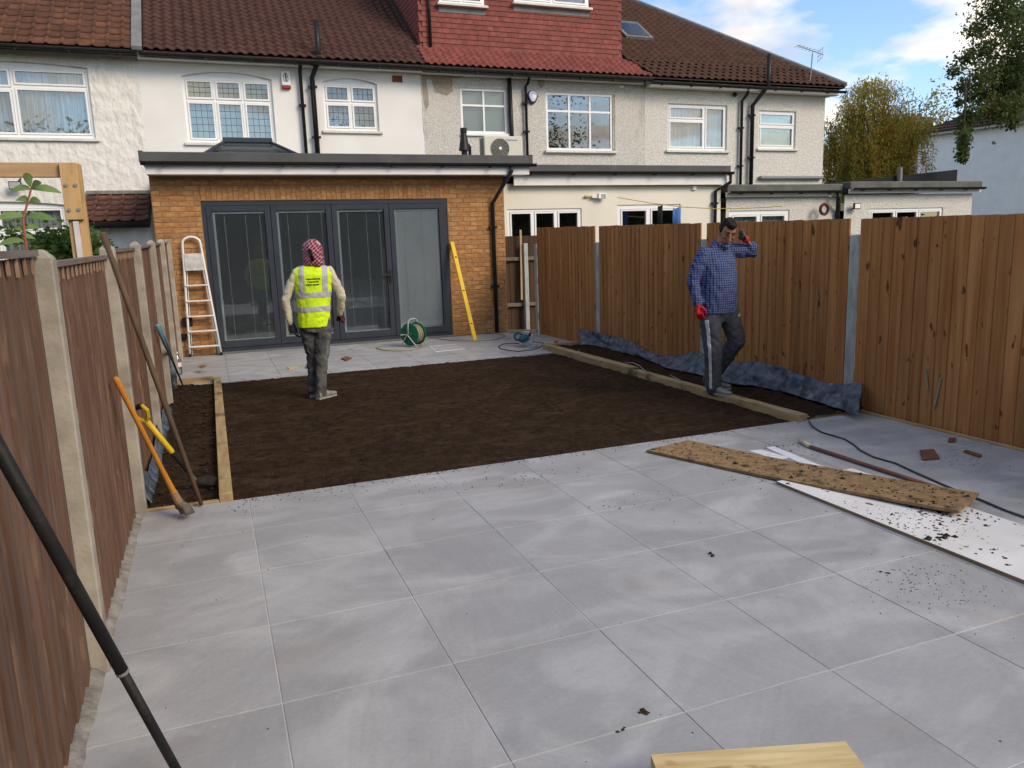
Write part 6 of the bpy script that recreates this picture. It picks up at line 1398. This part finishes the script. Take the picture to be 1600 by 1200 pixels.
for off in (-.22, 0, .22):      # three stripes down the outer leg
    ring = []
    for k in range(26):
        t = k/25*2; i = min(1, int(t)); c = axis[i].lerp(axis[i+1], t-i); row = []
        for e in (-.035, .035):
            ang = math.pi+.62+off*.55+e*1.3; d = Vector((math.cos(ang), math.sin(ang), 0)); h_ = tbv.ray_cast(c+d*.4, -d)[0]
            row.append(tuple((h_ if h_ else c+d*.1)+d*.003))
        ring.append(row)
    o_ = len(q.v)
    for row in ring: q.v += row
    q.f += [(o_+2*k, o_+2*k+1, o_+2*k+3, o_+2*k+2) for k in range(25)]
put(q.mesh('side_stripe'), 'side_stripes', m_wht, tro, T0)
q = MB()
for k in range(3):              # small three-bar emblem on the thigh
    pl = []
    for (dx_, dz_) in ((0, 0), (.011, 0), (.011-.004, .014+.010*k), (-.004, .014+.010*k)):
        x, z = .172+k*.013+dx_-.01, .775+dz_; h_ = tbv.ray_cast(Vector((x, -1, z)), Vector((0, 1, 0)))[0]; pl.append((x, (h_.y if h_ else -.12)-.003, z))
    q.add(pl, [(0, 1, 2, 3)])
put(q.mesh('emblem'), 'emblem', m_wht, tro, T0)
m_chk = M('blue_check_cotton', (.05, .09, .25), rough=.85); checks(m_chk, (.10, .13, .25), (.016, .024, .085), 42, .30)
st = MB(); limb(st, [sA+Vector((.03, 0, 0)), sA.lerp(eA, .5), eA, eA.lerp(wA, .5), wA+Vector((0, 0, .02))], [.078, .075, .066, .058, .052], 12); limb(st, [sB+Vector((-.03, 0, 0)), sB.lerp(eB, .5), eB, eB.lerp(wB, .38)], [.082, .076, .066, .062], 12)
st.rings([(-.004, .008, .80, .205, .14), (-.004, .005, .90, .20, .145), (-.008, .0, 1.1, .195, .15), (-.018, .005, 1.3, .20, .135), (-.022, .008, 1.40, .18, .10), (-.018, .0, 1.46, .11, .085), (-.008, -.02, 1.495, .075, .075)], 22)
st.tube([(-.075, .0, 1.50), (-.045, -.085, 1.48), (.005, -.11, 1.45), (.05, -.088, 1.48), (.085, 0, 1.50), (.005, .055, 1.53), (-.075, 0, 1.50)], .022, 8)
put(skinmesh(st, .0105, 'shirt', 4, .024), 'shirt', m_chk, mn_, T0)
m_rg = M('red_glove', (.52, .02, .025), (.42, .015, .02), rough=.6, ns=14)
Th = Matrix.Translation(wA+Vector((.0, -.012, .012))) @ Matrix.Rotation(-.12, 4, 'Y') @ Matrix.Rotation(-1.2, 4, 'Z'); put(hand(Th, .28, 1.12, -1), 'glove', m_rg, mn_, T0)
hb = (hc+Vector((.07, -.04, .0))-wB).normalized(); Th = Matrix.Translation(wB+Vector((0, 0, .0))) @ (-hb).to_track_quat('Z', 'Y').to_matrix().to_4x4() @ Matrix.Rotation(.5, 4, 'Z'); put(hand(Th, .75, .95), 'glove', M('grey_red_glove', (.05, .05, .05), (.10, .09, .085), ns=18), mn_, T0)
q = MB().tube([wB.lerp(eB, .10), wB.lerp(eB, -.08)], [.034, .036], 12); put(q.mesh('cuff', True), 'glove_cuff', m_rg, mn_, T0)
q = MB(); shoe(q, (fA.x-.01, fA.y+.05, .016), (.25, -1, 0)); put(skinmesh(q, .007, 'shoe', 3), 'shoe', m_shoe, mn_, T0); put(sole((fA.x-.01, fA.y+.05, .0), (.25, -1, 0)).mesh('sole'), 'sole', m_sole, bpy.data.objects['shoe.002'], T0)
q = MB(); shoe(q, (fB.x, fB.y+.05, .022), (.55, -1, 0)); put(skinmesh(q, .007, 'shoe', 3), 'shoe', m_shoe, mn_, T0); put(sole((fB.x, fB.y+.05, .006), (.55, -1, 0)).mesh('sole'), 'sole', m_sole, bpy.data.objects['shoe.003'], T0)
